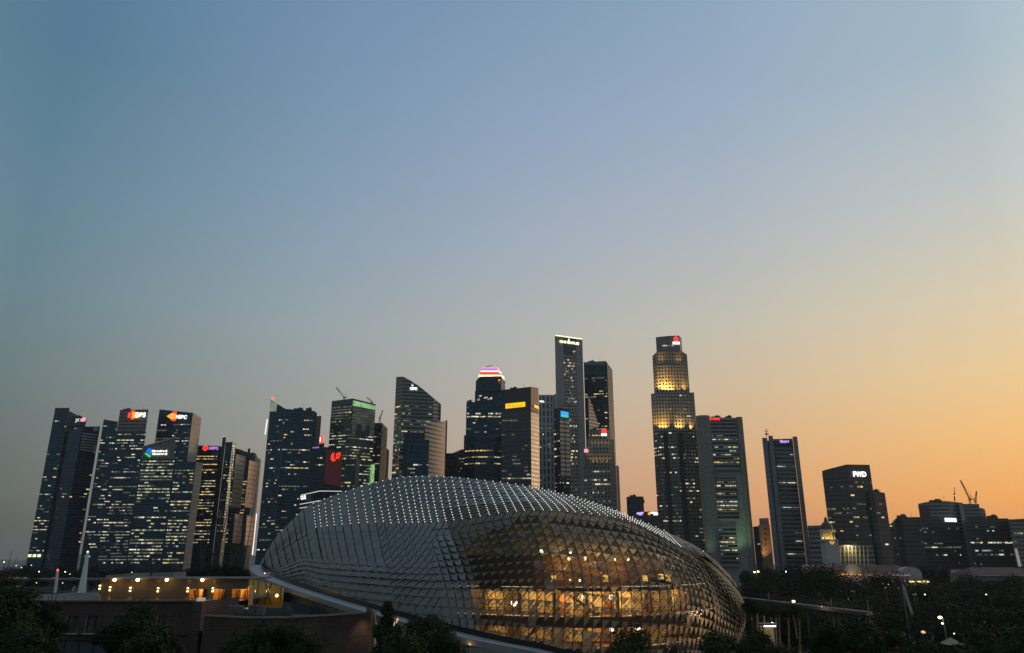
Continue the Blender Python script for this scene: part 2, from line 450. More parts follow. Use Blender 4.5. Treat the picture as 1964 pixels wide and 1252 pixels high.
tag(hm.build('hills', plain('wooded_hills', (.05, .065, .05), .9), smooth=True), kind='structure')

SG = {'red': emit('sign_red', (1, .04, .02), 1.5, sample=True), 'white': emit('sign_white', (1, .98, .92), 1.6, sample=True), 'pink': emit('sign_pink', (1, .35, .42), 1.1, sample=True),
      'mint': emit('sign_mint', (.55, 1, .95), .9, sample=True), 'orange': emit('sign_orange', (1, .36, .03), 1.3, sample=True), 'yellow': emit('sign_yellow', (1, .62, .0), 1.1, sample=True),
      'amber': emit('sign_amber', (.85, .36, 0), .9), 'blue': emit('sign_blue', (.0, .16, 1), 1.0, sample=True), 'green': emit('sign_green', (.05, .85, .12), .9, sample=True),
      'violet': emit('sign_violet', (.60, .28, 1), .85, sample=True), 'lilac': emit('sign_lilac', (.5, .4, 1), 1.3, sample=True), 'cream': emit('sign_cream', (1, 1, .62), 1.5, sample=True),
      'lime': emit('crown_lime', (.42, .85, .38), .62, .6, 1.1, .15, sample=True), 'sky': emit('sign_sky', (.03, .42, .95), 1.0, sample=True), 'darkred': emit('panel_dull_red', (.30, .012, .012), .10, .6, 1.3, .2),
      'purple': emit('rim_purple', (.35, .18, .85), .8)}
LED = emit('led_strip', (1, .98, .95), 1.1)
REDL = emit('aviation_lamp', (1, .10, .07), 2.2)
def beacon(root, px, py, Y, r=1.0, mat=None):
    p = at(px, py, Y); m = MB(); m.ball(p, r, 8, 5); return m.build('beacon', mat or REDL, root)

# ---- T1: tall slab with a stepped wing, far left
Y = 1080
t = tower('office_tower', 'leftmost navy glass tower, with a small pink and mint lit sign below its slab top', [(106, 782, Y), (133.5, 782, Y)], 40, F_NAVY)
block(t, 'side_wing', [(125.5, 828, Y + 4), (158, 818, Y - 6), (192, 817.5, Y + 14)], 34, F_INDIGO)
block(t, 'recessed_core', [(133, 788, Y + 10), (147, 795, Y + 12)], 20, plain('pale_green_glass', (.26, .28, .24), .3))
o, _ = block(t, 'sign_box', [(138.5, 797, Y - 2), (152, 796, Y - 3), (166, 803, Y)], 16, BLACKM, 817)
block(t, 'roof_plant', [(157, 818, Y + 4), (189, 818, Y + 8)], 14, CONC, 826)
sm = MB(); A = at(158, 829, Y - 6.6); B = at(189, 828, Y + 12)
for i in range(7):
    py = 832 + i * 5.2
    a = at(158 - i * .9, py, Y - 6.4); b = at(188 - i * .9, py, Y + 11.4)
    sm.wall((a.x, a.y), (b.x, b.y), a.z, a.z + 1.9, a.z, a.z + 1.9)
sm.build('louvre', plain('grey_louvre', (.42, .40, .36), .6), t)
sign_text(t, 'JX', SG['mint'], (144.5, 808.5, Y - 3.4), (152.5, 808, Y - 3.4), 5.5, 'lettering', bold=.03)
sign_text(t, 'B', SG['pink'], (154, 808, Y - 3), (157.5, 808, Y - 2.6), 5, 'lettering', bold=.03)
disc(t, 'logo', SG['pink'], (160.5, 804.5, Y - 3), 4.3)
W = r_faces[t.name]
lights(t, W[0], W[1], 800, 1075, .17, 'wwygd', run=(1.5, 6))
lights(t, at(134, 835, Y), at(190, 835, Y + 12), 850, 1078, .18, 'wyyd', run=(1.5, 5))
for x in (57, 66, 75):
    m = MB(); m.box(at(x, 1065.5, Y - 3), (4.4, .4, 3.6)); m.build('lit_window', emit('lobby_light', (.95, 1, .6), 1.2), t)
lights(t, at(120, 960, Y - 2.2), at(172, 960, Y - 1), 949, 960, .5, 'yy', run=(3, 7), floors=1, off=6)
# ---- T2
Y = 1052
t = tower('office_tower', 'navy tower with a red and white lit sign on its raised grey top storeys', [(199, 804, Y), (226, 808.5, Y + 2)], 44, F_NAVY)
block(t, 'main_shaft', [(222.8, 828, Y), (280, 828, Y)], 44, F_INDIGO)
block(t, 'crown_box', [(230.5, 786, Y + 2), (285, 785, Y + 2)], 36, facade('grey_crown_bands', (.03, .03, .03), (.14, .13, .125), 5, 3, .55, .05), 829)
m = MB(); m.box(at(262, 796, Y - .5) - Vector((1.6, 0, 0)), (9.5, .8, 8.5)); m.build('logo', SG['orange'], t)
for x_, y_, sz in ((248.5, 796, (4.2, .8, 7)), (255, 790.5, (5, .7, 5)), (254, 802, (4, .7, 3))):
    m = MB(); m.box(at(x_, y_, Y - .3), sz); m.build('logo', SG['red'], t)
sign_text(t, 'DBS', SG['white'], (259.5, 799.6, Y - 1), (279, 799.6, Y - 1), 8.5, bold=.05)
W = r_faces[t.name]
lights(t, W[0], W[1], 812, 1080, .32, 'wwgdc', run=(2, 7)); lights(t, at(225, 830, Y), at(280.5, 830, Y), 834, 1084, .5, 'wwgdd', run=(2, 7))
lights(t, at(199, 830, Y), at(278, 830, Y), 932, 1082, .12, 'wgg', run=(5, 10))
# ---- T4 (behind T3)
Y = 1090
t = tower('office_tower', 'navy tower with an orange arrow logo beside white letters and a beige side wall', [(306, 785, Y), (370, 791.5, Y - 6), (385, 801, Y + 14)], 30, F_INDIGO)
m = MB(); a = at(370.2, 791.8, Y - 6.4); b = at(385.3, 801.2, Y + 13.6)
m.prism([(a.x, a.y), (b.x, b.y), (b.x, b.y + 3), (a.x + .3, a.y + 3)], zof(886, Y), [a.z, b.z, b.z, a.z]); m.build('side_wall', F_CONC, t)
m = MB(); p = at(330, 798, Y - 4); s_ = 5.2
m.face([p + Vector((-s_ * 1.5, -.5, 0)), p + Vector((0, -.5, -s_)), p + Vector((0, -.5, s_))])
m.box(p + Vector((2.6, 0, 0)), (5.2, .8, 8)); m.build('logo', SG['orange'], t)
for dz in (5.6, -5.6):
    m = MB(); m.box(p + Vector((3, 0, dz)), (6, .7, 2.6)); m.build('logo', SG['red'], t)
sign_text(t, 'HSBC', SG['white'], (337.5, 802.2, Y - 4.5), (358, 803.2, Y - 5.5), 6.8, bold=.045)
lights(t, r_faces[t.name][0], r_faces[t.name][1], 812, 905, .3, 'wwcd', run=(2, 8))
# ---- T3
Y = 1000
t = tower('office_tower', 'navy tower with a sloping roof and a blue and green emblem sign', [(273, 857.5, Y), (337, 839, Y)], 40, F_NAVY)
block(t, 'side_wing', [(330.7, 884, Y), (376, 886, Y + 1)], 36, F_NAVY)
block(t, 'side_wall', [(375.6, 886, Y + 1.2), (389, 887.5, Y + 12)], 24, F_CONC)
m = MB(); a, b, c, d = at(273.5, 859, Y - .4), at(336, 841, Y - .4), at(334, 880, Y - .4), at(270, 880, Y - .4)
m.face([d, c, b, a]); m.face([a + Vector((0, .3, 0)), b + Vector((0, .3, 0)), c + Vector((0, .3, 0)), d + Vector((0, .3, 0))]); m.build('glass_crown', facade('grey_mesh_crown', (.05, .052, .045), (.17, .17, .15), 3, 5, .3, .3, .3), t)
m = MB(); m.bar(at(273, 857.2, Y - .8), at(337, 838.6, Y - .8), 1.0); m.build('roof_edge', plain('pale_trim', (.4, .4, .36), .5), t)
p = at(284.5, 866, Y - 1.2)
m = MB(); m.face([p + Vector(v) for v in ((-3.4, 0, .6), (2.8, 0, -4.2), (4.6, 0, -.8), (4.4, 0, 2.8), (.4, 0, 5.2))]); m.build('emblem', SG['blue'], t)
m = MB(); m.face([p + Vector(v) for v in ((-3.6, -.1, -1.2), (-4.6, -.1, -3.0), (3.0, -.1, -8.0), (4.4, -.1, -5.4))]); m.build('emblem', SG['green'], t)
sign_text(t, 'Standard', SG['white'], (291.5, 866.6, Y - 1.3), (320.5, 866.6, Y - 1.3), 3.6, bold=.05)
sign_text(t, 'Chartered', SG['white'], (291.5, 872.2, Y - 1.3), (320.5, 872.2, Y - 1.3), 3.6, bold=.05)
lights(t, at(272, 880, Y), at(336, 880, Y), 884, 1088, .62, 'wggdg', run=(3, 7), h=1.8, full=.2); lights(t, at(336.5, 890, Y), at(375, 890, Y), 892, 1088, .6, 'wggdy', run=(2, 6), h=1.7, full=.2)
lights(t, at(272, 880, Y), at(336, 880, Y), 881, 901, .3, 'yyw', run=(5, 9), h=1.7)
# ---- T5 / T6
Y = 1130
t = tower('office_tower', 'dark tower with a red ring and purple lettering and yellow lit office floors', [(378.5, 854, Y), (421, 855, Y), (427, 858, Y + 4)], 32, F_BLACK)
block(t, 'stair_fin', [(427.2, 838, Y - 2), (433.5, 838, Y - 2)], 12, BLACKM)
block(t, 'plant_box', [(433, 848.5, Y), (446, 848.5, Y), (451.5, 850.5, Y + 6)], 20, F_TEAL)
block(t, 'cornice', [(432.6, 847.6, Y - .8), (446.4, 847.6, Y - .8), (452.6, 850, Y + 6)], 21, BLACKM, 849.2)
m = MB(); m.bar(at(445.8, 864, Y - .6), at(436, 1080, Y - .6), .7); m.build('corner_mast', CONC_L, t)
disc(t, 'ring_logo', SG['red'], (394, 859.2, Y), 5.0, .8, .42)
disc(t, 'ring_logo', SG['red'], (394, 859.2, Y), 1.2, .8)
sign_text(t, 'NSPG', SG['violet'], (400.5, 861.8, Y - 1), (418.5, 862, Y - 1), 5.2, bold=.05)
beacon(t, 429.5, 837, Y - 2, .7, LED)
lights(t, r_faces[t.name][0], at(420, 855, Y), 872, 886, .8, 'yww', run=(4, 9), f0=.0, full=.8); lights(t, at(380, 890, Y), at(419, 890, Y), 890, 1045, .55, 'yywg', run=(3, 8), full=.3)
lights(t, at(432, 880, Y - .4), at(444, 880, Y - .4), 880, 1060, .3, 'ywd', run=(1, 3))
Y = 1100
t = tower('office_tower', 'tower of twin beige banded strips with small dark roof boxes', [(451, 859, Y + 2), (464, 863, Y), (466, 872, Y), (493, 874, Y + 14)], 30, F_BLACK)
block(t, 'stair_fin', [(475.5, 860, Y + 4), (480.5, 860, Y + 4)], 10, BLACKM)
block(t, 'plant_box', [(480.5, 868, Y + 6), (488, 868, Y + 6), (492, 871, Y + 12)], 14, F_TEAL)
for (xa, xb, nm, y0, y1) in ((453, 469.5, 'beige_strip', 871, 975), (478.5, 492, 'beige_strip', 882, 975), (451, 464, 'beige_strip', 985, 1042), (474, 488, 'beige_strip', 988, 1046)):
    dy = (y0 - 871) * .2
    a, b = at(xa, y0, Y - 22), at(xb, y0 + 3.5, Y - 3)
    m = MB(); zb = zof(y1, Y)
    m.prism([(a.x, a.y), (b.x, b.y), (b.x, b.y + 6), (a.x, a.y + 6)], zb, [a.z, b.z, b.z, a.z]); m.build(nm, F_BEIGEW, t)
m = MB(); a, b = at(489.5, 875, Y + 6), at(497, 880, Y + 16)
m.prism([(a.x, a.y), (b.x, b.y), (b.x, b.y + 10), (a.x, a.y + 10)], 0, [a.z, b.z, b.z, a.z]); m.build('end_wall', plain('pale_end_wall', (.36, .34, .32), .6), t)
m = MB(); m.bar(at(492, 985, Y + 4), at(484, 1064, Y + 4), .9); m.build('led_edge', LED, t)
lights(t, at(470, 890, Y), at(477, 890, Y + 3), 920, 1040, .6, 'yyg', run=(3, 5), h=1.8)
lights(t, at(448, 900, Y), at(453, 900, Y), 890, 1050, .3, 'yw', run=(1, 3))
# ---- T7
Y = 1010
t = tower('office_tower', 'wide navy tower with a pointed left peak carrying a red lamp', [(519.5, 767, Y), (548, 784, Y - 6), (603, 788, Y), (608, 792, Y + 6)], 42, F_NAVY)
block(t, 'side_strip', [(607, 797.5, Y + 4), (616.5, 797.5, Y + 10)], 26, plain('slate_glass', (.06, .07, .085), .25))
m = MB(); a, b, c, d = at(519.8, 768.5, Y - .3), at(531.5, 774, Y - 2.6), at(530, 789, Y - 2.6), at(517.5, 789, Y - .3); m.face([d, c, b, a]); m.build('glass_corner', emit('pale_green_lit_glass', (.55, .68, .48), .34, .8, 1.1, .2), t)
m = MB(); m.bar(at(512.5, 804, Y - 1), at(508.5, 833, Y - 1), .9); m.build('led_edge', LED, t)
m = MB()
m.bar(at(519.5, 767, Y), at(522, 763.5, Y), .5); m.build('lamp_mast', CONC_D, t)
beacon(t, 523, 764, Y, 2.2)
m = MB(); m.bar(at(547.8, 784, Y - 6.5), at(527, 1000, Y - 6.5), .45); m.build('corner_edge', plain('edge_trim', (.07, .08, .09), .4), t)
W = r_faces[t.name]
lights(t, W[0], W[1], 800, 1062, .2, 'wwyd', run=(1.5, 5)); lights(t, W[1], W[2], 796, 1062, .22, 'wydd', run=(1.5, 6))
lights(t, W[1], W[2], 898, 904, .9, 'yy', run=(3, 7), full=1)
# small tower between, and dark block with red panel
Y = 1150
t = tower('office_tower', 'slim dark tower with a vertical red and white roof sign, behind the red emblem block', [(609, 852, Y), (622, 849, Y)], 24, F_INDIGO)
panel(t, 'roof_sign', SG['red'], (612.5, 834, Y), (618.5, 834, Y), 15, thick=6); panel(t, 'roof_sign', SG['white'], (613, 838, Y - .5), (615.5, 838, Y - .5), 9, off=.8)
Y = 880
t = tower('office_block', 'low dark block with a big red panel carrying a red double stroke emblem', [(598, 861, Y), (625, 857, Y - 4), (657, 861, Y)], 40, F_BLACK)
block(t, 'right_wing', [(655, 881, Y - 1), (682, 879, Y - 1), (690.5, 881, Y + 10)], 36, F_TEAL)
block(t, 'end_wall', [(683, 879.5, Y - 2), (690.8, 881, Y + 8)], 10, CONC, 940)
panel(t, 'red_panel', SG['darkred'], (626, 862, Y - 4), (657, 868, Y - 1.2), 62, off=.6)
m = MB(); a = at(600, 858.5, Y - 1); b = at(611.5, 858, Y - 3); m.bar(a, b, .9); m.build('rim_light', SG['purple'], t)
m = MB()
def stroke(pts, w):
    for (xa, ya), (xb, yb) in zip(pts, pts[1:]):
        pa, pb = at(xa, ya, Y - 5), at(xb, yb, Y - 5); m.bar(pa, pb, w, 6)
stroke([(641.5, 869), (636.5, 872), (635.5, 880), (639, 884), (643, 882)], .8); stroke([(639.5, 869.5), (639.0, 879), (642, 881)], .8)
stroke([(651, 868), (646, 871), (645, 878), (648, 879), (651, 874), (652, 868)], .85); m.build('emblem', SG['red'], t)
lights(t, at(598, 870, Y), at(624, 870, Y - 4), 872, 1000, .2, 'gwd', run=(1.5, 4)); lights(t, at(656, 890, Y - 1), at(682, 890, Y - 1), 892, 1000, .3, 'gwdy', run=(1.5, 5))
# ---- T8 green crown
Y = 1040
t = tower('office_tower', 'square tower with a lime lit roof band and a dark shadow on its right face', [(636.5, 769, Y + 4), (677, 764, Y - 8), (720.5, 775, Y + 12)], 44, F_GREEN)
W = r_faces[t.name]
a, b = at(677.2, 767.5, Y - 8.6), at(720.2, 778, Y + 11.4)
m = MB(); m.wall((a.x, a.y), (b.x, b.y), a.z - 7.5, a.z, b.z - 6, b.z); m.build('roof_band', SG['lime'], t)
m = MB(); a2, b2 = at(677.2, 780, Y - 8.4), at(719.8, 788, Y + 11.6); m.wall((a2.x, a2.y), (b2.x, b2.y), zof(838, Y), a2.z, zof(834, Y), b2.z); m.build('painted_lit_glazing', facade('glass_painted_reflection', (.30, .28, .19), (.10, .10, .08), 4, 3, .25, .1, .35, .5, .45), t)  # lit middle of the face, its brightness put into a pale glass colour
m = MB(); a3, b3 = at(683, 815, Y - 8.2), at(710, 815, Y + 7)
for (xa, xb, ya, yb) in ((685, 694, 813, 836), (694, 702, 826, 838), (702, 709, 815, 836)):
    pa, pb = at(xa, ya, Y - 9 + (xa - 677) * .46), at(xb, ya, Y - 9 + (xb - 677) * .46); m.wall((pa.x, pa.y), (pb.x, pb.y), zof(yb, Y), pa.z, zof(yb, Y), pb.z)
m.build('painted_shadow', F_TEAL, t)  # V shaped shadow laid on the face as darker glass sheets
lights(t, W[0], W[1], 775, 940, .4, 'gwyd', run=(2, 8)); lights(t, W[1], W[2], 786, 945, .55, 'yggw', run=(2, 7))
m = MB(); a, b = at(712, 898, Y + 8), at(716, 900, Y + 10); m.box((a.x + 2, a.y - 1, a.z - 8), (5.5, 1, 26)); m.build('lit_corner', SG['lime'], t)
# T9 with construction crane
Y = 1120
t = tower('office_tower', 'dark unfinished tower right of the lime roofed tower, with a luffing crane on its roof', [(718, 811, Y), (733, 811, Y), (743.5, 822, Y + 12)], 34, F_BLACK)
block(t, 'rear_wing', [(738, 856, Y + 20), (746.5, 864, Y + 26)], 20, plain('brown_concrete', (.10, .08, .07), .8))
m = MB()
for i in range(26):
    py = 818 + i * 4.6; m.bar(at(733.5 - i * .06, py, Y - .6), at(741.5 - i * .06, py + 5, Y + 10), .35)
m.build('scaffold', plain('rusty_scaffold', (.14, .10, .085), .7), t)
lights(t, r_faces[t.name][0], r_faces[t.name][1], 815, 930, .16, 'wyd', run=(1.5, 4))
def crane(label, base, mast_top, tip, Y, cj=-5, r=.45):
    """luffing crane: px points of the mast base, pivot and jib tip"""
    b0, p, q = at(*base, Y), at(*mast_top, Y), at(*tip, Y)
    root = empty('tower_crane', b0, label, 'crane')
    for (a, b, nm, s) in ((b0, p, 'mast', 1.1), (p, q, 'jib', .75)):
        d = (b - a); L = d.length; q_ = d.to_track_quat('Z', 'Y'); m = MB()
        C = [q_ @ Vector((sx * s, sy * s, 0)) for sx, sy in ((-1, -1), (1, -1), (1, 1), (-1, 1))]
        for c in C: m.bar(a + c, b + c * .5, r * .5)
        n = max(3, int(L / 3.5))
        for i in range(n):
            for j in range(4):
                m.bar(a + d * (i / n) + C[j], a + d * ((i + 1) / n) + C[(j + 1) % 4] * .9, r * .35, 3)
        m.build(nm, STEEL_D, root)
    m = MB(); s = 1 if q.x > p.x else -1; g = min(1, (q - p).length / 42)
    m.box(p + Vector((0, 0, -1)) * g, (4 * g, 3 * g, 3 * g)); m.box(p + Vector((-s * 5 * g, 0, 0)), (8 * g, 2.4 * g, 2 * g)); m.build('machinery_deck', STEEL_D, root)
    m = MB(); m.box(p + Vector((s * 2.4, -1.6, .6)) * g, (2 * g, 2 * g, 2.4 * g)); m.build('cab', CONC, root)
    m = MB(); top = p + Vector((-s * 3, 0, 9)) * g; m.bar(p, top, .4 * g); m.bar(top, q, .14, 3); m.bar(top, p + Vector((-s * 8 * g, 0, 0)), .2, 3); m.build('stay', STEEL_D, root)
    return root
crane('thin luffing crane rising from behind the flat roof of the lime roofed tower', (661, 772), (660, 762), (645, 743), 1065)
crane('small crane with a short jib at the right end of the lime roofed tower', (713, 777), (713, 771), (704, 762), 1065)
crane('crane with a raised jib and boxy deck on the dark unfinished tower', (728, 811), (729, 802), (734, 787), 1130)
# ---- T11 curved roof tower
Y = 860
top = [(760, 722.6), (773, 722), (788, 730), (802, 739), (817, 751), (831, 763), (846, 775.5)]
t = tower('office_tower', 'banded glass tower whose roof sweeps down in a curve to the right', [(top[0][0], top[0][1], Y + 8), (top[1][0], top[1][1], Y - 2)] + [(x, y, Y - 2 + (x - 773) * .16) for x, y in top[2:]], 36, F_BANDED)
W = r_faces[t.name]
sign_text(t, 'OFC', SG['white'], (786, 747, Y - 1), (800, 747.5, Y + 2), 4.4, bold=.08)
m = MB(); m.ball(at(791, 739, Y - 1), 1.4, 6, 4); m.build('logo', SG['mint'], t)
for i in range(5):
    pass
block(t, 'beige_fin', [(831.5, 765.5, Y + 6.6), (841, 772, Y + 8)], 4, F_BEIGE, 806)
lights(t, W[0], W[1], 770, 925, .4, 'yygd', run=(2, 6), fh=4.2); lights(t, W[1], at(830, 770, Y + 7), 780, 925, .34, 'yygdd', run=(2, 7), fh=4.2)
# T12 beige striped tower with dark edge
Y = 815
t = tower('office_tower', 'tower with broad beige and brown stripes in front of the curved roof tower', [(816, 810, Y - 16), (856, 807, Y + 16)], 24, F_BEIGE)
block(t, 'dark_edge', [(854.6, 806, Y + 15), (858, 806, Y + 16.6)], 22, BLACKM)
# T13 navy cube towers in front
Y = 780
t = tower('office_block', 'navy glass block with a pale grid at its roof, left of the beige striped tower', [(783.5, 843, Y), (823.5, 843, Y)], 30, F_NAVY)
block(t, 'rear_wing', [(774.5, 830, Y + 14), (815, 829, Y + 14)], 24, F_INDIGO)
m = MB()
for (a, b) in (((783.5, 843.5), (823, 843.5)), ((783, 853), (822.6, 853)), ((803, 843), (802.5, 856)), ((783.5, 843), (781, 920)), ((823.3, 843), (820, 920))): m.bar(at(*a, Y - .6), at(*b, Y - .6), .3)
m.build('roof_grid', plain('grid_trim', (.10, .12, .15), .5), t)
lights(t, r_faces[t.name][0], r_faces[t.name][1], 858, 930, .34, 'cgd', run=(2, 6))
# T14 low dark
Y = 940
t = tower('office_block', 'low black block between the beige striped tower and the lit crown tower', [(850, 869, Y), (878, 869, Y), (884, 862, Y + 6), (892, 861, Y + 8)], 36, F_BLACK)
lights(t, r_faces[t.name][0], r_faces[t.name][1], 878, 930, .12, 'wd', run=(1.5, 4)); lights(t, at(879, 870, Y + 4), at(891, 870, Y + 4), 880, 930, .3, 'wgd', run=(1.5, 4))
# ---- T15 lit crown tower
Y = 960
t = tower('office_tower', 'stepped navy tower crowned by glowing red, violet and white tiers', [(894.5, 771, Y), (963, 769, Y)], 44, F_NAVY)
block(t, 'lower_base', [(890, 834, Y - 4), (912, 838, Y - 12), (948, 838, Y - 12), (966, 834, Y - 4)], 40, F_NAVY)
block(t, 'upper_shaft', [(911, 749, Y + 4), (963, 747, Y + 4), (968, 747, Y + 12)], 34, F_NAVY, 772)
block(t, 'upper_shaft', [(912.5, 731, Y + 5), (920, 722, Y + 2), (961, 721, Y + 2), (969, 732, Y + 12)], 32, F_INDIGO, 750)
block(t, 'side_wall', [(961.5, 722, Y + 2), (966, 728, Y + 8)], 8, BEIGE, 750)
for (ya, yb, xa, xb, key, dx) in ((718.5, 721.5, 918, 960, 'cream', 7), (713, 717.6, 920.5, 956, 'red', 6), (710.6, 712.6, 922, 956, 'cream', 6), (706.2, 710.2, 924, 953, 'violet', 5), (704, 705.8, 924, 953, 'pink', 6)):
    m = MB(); pts_ = [at(xa, ya, Y + 2), at(xb, ya - .4, Y + 2), at(xb + dx, ya + 3.4, Y + 12)]
    zb = zof(yb, Y)
    h = pts_[0].z - zb
    poly = [(p.x, p.y) for p in pts_] + [(pts_[2].x, Y + 26), (pts_[0].x, Y + 26)]
    m.prism(poly, pts_[0].z - h, pts_[0].z); m.build('crown_tier', SG[key], t)
m = MB(); m.bar(at(930, 704, Y + 6), at(944, 701, Y + 6), .5); m.build('aerial', STEEL_D, t)
sign_text(t, '6', SG['orange'], (954.5, 734, Y + 1.6), (960.5, 734, Y + 1.6), 7, bold=.06)
for (x, y, r_) in ((917.5, 765.5, 1.6), (942, 764, 1.6), (930, 763, 1.1), (934, 762, 1.1), (937, 765, 1.1)):
    m = MB(); m.ball(at(x, y, Y + 3), r_, 6, 4); m.build('ledge_lamp', LW['w'], t)
W = r_faces[t.name]
lights(t, W[0], W[1], 794, 804, .75, 'ww', run=(1.5, 4), h=1.9, full=.5); lights(t, W[0], W[1], 776, 836, .16, 'wdd', run=(1.5, 6))
lights(t, at(890, 838, Y - 4), at(912, 838, Y - 12), 864, 906, .95, 'yy', run=(3, 7), h=1.5, fh=8, full=1); lights(t, at(912, 838, Y - 12), at(948, 838, Y - 12), 864, 906, .95, 'yyy', run=(4, 9), fh=8, h=1.7, full=1); lights(t, at(948, 838, Y - 12), at(966, 838, Y - 4), 864, 906, .9, 'yy', run=(3, 6), fh=8, full=1)
lights(t, at(913, 740, Y + 4), at(960, 740, Y + 2), 728, 768, .15, 'wd', run=(1.5, 4)); lights(t, at(912, 838, Y - 12), at(948, 838, Y - 12), 846, 853, .9, 'yw', run=(5, 12), full=1)
# ---- T16 yellow sign
Y = 835
t = tower('office_tower', 'dark flat topped tower with a glowing yellow name sign', [(962, 748, Y), (1018, 742, Y - 2), (1032.5, 744, Y + 12)], 30, F_DKBAND)
block(t, 'blank_crown', [(961.8, 747.6, Y - .6), (1018.2, 741.6, Y - 2.6), (1032.7, 743.6, Y + 11.8)], 31, plain('charcoal_cladding', (.028, .028, .034), .5), 787)
a, b = at(1018.3, 790, Y - 2.7), at(1032.8, 790, Y + 11.6)
m = MB(); m.wall((a.x, a.y), (b.x, b.y), 0, a.z, 0, a.z); m.build('striped_side', F_BEIGE, t)
panel(t, 'name_sign', SG['yellow'], (969.5, 774.6, Y - 1), (1007.3, 770.6, Y - 2), 9.2, off=.9)
sign_text(t, 'Maybank', SG['amber'], (980, 781.2, Y - 1), (1002, 779, Y - 2), 5.2, off=1.1)
m = MB(); m.ball(at(976, 778, Y - 2.4), 1.2, 6, 4); m.build('emblem', SG['amber'], t)
panel(t, 'side_sign', SG['orange'], (1024, 776.2, Y + 2), (1032.4, 779.5, Y + 10.5), 5, off=.9)
W = r_faces[t.name]
lights(t, W[0], W[1], 800, 935, .24, 'wddd', run=(2, 6))
# T17 pale ribbed
Y = 930
t = tower('office_tower', 'pale grey ribbed tower with two columns of small dark windows', [(1033.5, 757, Y), (1058.5, 757, Y)], 26, F_GREYV)
block(t, 'corner_rib', [(1058.4, 757.5, Y - 1), (1061.8, 757.5, Y - 1)], 12, CONC_L)
block(t, 'side_bay', [(1061.6, 756.5, Y + 3), (1066, 755, Y + 3)], 20, CONC)
sign_text(t, 'BEA', SG['white'], (1035, 771, Y - .2), (1044, 771.4, Y - .2), 3, bold=.05)
lights(t, r_faces[t.name][0], r_faces[t.name][1], 800, 935, .06, 'wd', run=(1, 2))
# T20 behind, T18 slab
Y = 1080
t = tower('skyscraper', 'dark glass skyscraper with a chamfered right corner behind the tall grey slab', [(1119.5, 694.5, Y + 4), (1162, 692, Y - 4), (1174, 708.5, Y + 10)], 40, F_BLACK)
block(t, 'corner_wall', [(1164, 694.5, Y - 3.2), (1174.3, 709, Y + 9.5)], 18, F_GREY)
m = MB(); a, b, c, d = at(1161, 692.6, Y - 4.6), at(1120, 695.4, Y + 3.4), at(1120, 699, Y + 3.4), at(1161, 700, Y - 4.6); m.face([c, d, a, b]); m.build('roof_glazing', plain('pale_crown_glass', (.10, .11, .115), .15), t)
lights(t, r_faces[t.name][0], at(1163, 700, Y - 4), 724, 742, .55, 'ggd', run=(3, 7)); lights(t, r_faces[t.name][0], at(1163, 700, Y - 4), 745, 960, .28, 'gwyd', run=(2, 6))
Y = 960
t = tower('skyscraper', 'tallest grey slab tower with a cream lit sign and a lit roof edge', [(1064.8, 643.5, Y), (1116.8, 650.5, Y + 6)], 40, F_GREY)
a, b = at(1064.8, 643.5, Y), at(1116.8, 650.5, Y + 6)
m = MB(); m.bar(at(1065.5, 643, Y - .4), at(1116.5, 650, Y + 5.6), .75); m.build('roof_light', SG['cream'], t)
for (xa, xb, nm_) in ((1064.6, 1080.5, 'blank_wall'), (1104.5, 1117.2, 'blank_wall')):
    pa, pb = at(xa, 660, Y - .8 + (xa - 1064) * .115), at(xb, 660, Y - .8 + (xb - 1064) * .115); za = at(xa, 645 + (xa - 1065) * .13, Y).z
    m = MB(); m.prism([(pa.x, pa.y), (pb.x, pb.y), (pb.x, pb.y + 2), (pa.x, pa.y + 2)], 0, za); m.build(nm_, CONC, t)
m = MB(); pa, pb = at(1080.4, 650, Y + .9), at(1104.6, 650, Y + 3.7); m.prism([(pa.x, pa.y), (pb.x, pb.y), (pb.x, pb.y + 2), (pa.x, pa.y + 2)], zof(676, Y), zof(649, Y)); m.build('sign_wall', plain('sign_wall', (.085, .085, .08), .7), t)
sign_text(t, 'ONE RAFFLES', SG['cream'], (1072.8, 656.6, Y - .2), (1110.5, 661.4, Y + 4.4), 4.8, bold=.05)
p = at(1090.8, 654, Y + .4)
m = MB(); m.face([p + Vector(v) for v in ((0, 0, -4.5), (1.3, 0, 0), (.6, 0, 4.8), (-1.3, 0, 0))]); m.build('star_emblem', SG['cream'], t)
lights(t, at(1081, 700, Y), at(1104, 700, Y + 2.8), 668, 955, .34, 'wwyd', run=(1, 2.2), h=2.2); lights(t, at(1081, 700, Y), at(1104, 700, Y + 2.8), 742, 747, 1, 'ww', run=(2, 3), h=2.4, full=1)
# T19 blue sign tower
Y = 800
t = tower('office_tower', 'slim tower with a blue and green lit sign above a beige windowed face', [(1062, 783, Y + 8), (1073, 782, Y), (1091.5, 786.5, Y + 6)], 20, F_BLACK)
a, b = at(1074, 801.5, Y - .3), at(1092, 805, Y + 5.6)
m = MB(); m.wall((a.x, a.y), (b.x, b.y), zof(915, Y), a.z, zof(913, Y), b.z); m.build('beige_face', F_BEIGE, t)
m = MB(); m.bar(at(1083.5, 803, Y + 2), at(1085.5, 913, Y + 2), .35); m.build('centre_rib', CONC_D, t)
panel(t, 'blue_sign', SG['sky'], (1075, 788, Y - .2), (1089.5, 790.5, Y + 5), 11, off=.8)
m = MB(); a, b = at(1076.5, 797.5, Y - .4), at(1089.8, 798.5, Y + 4.6); m.bar(a - Vector((0, 1, 0)), b - Vector((0, 1, 0)), .8); m.build('sign_wave', SG['green'], t)
lights(t, r_faces[t.name][0], r_faces[t.name][1], 800, 940, .3, 'gwy', run=(2, 4)); lights(t, at(1074, 920, Y), at(1092, 920, Y + 5), 918, 945, .35, 'wgd', run=(2, 4))
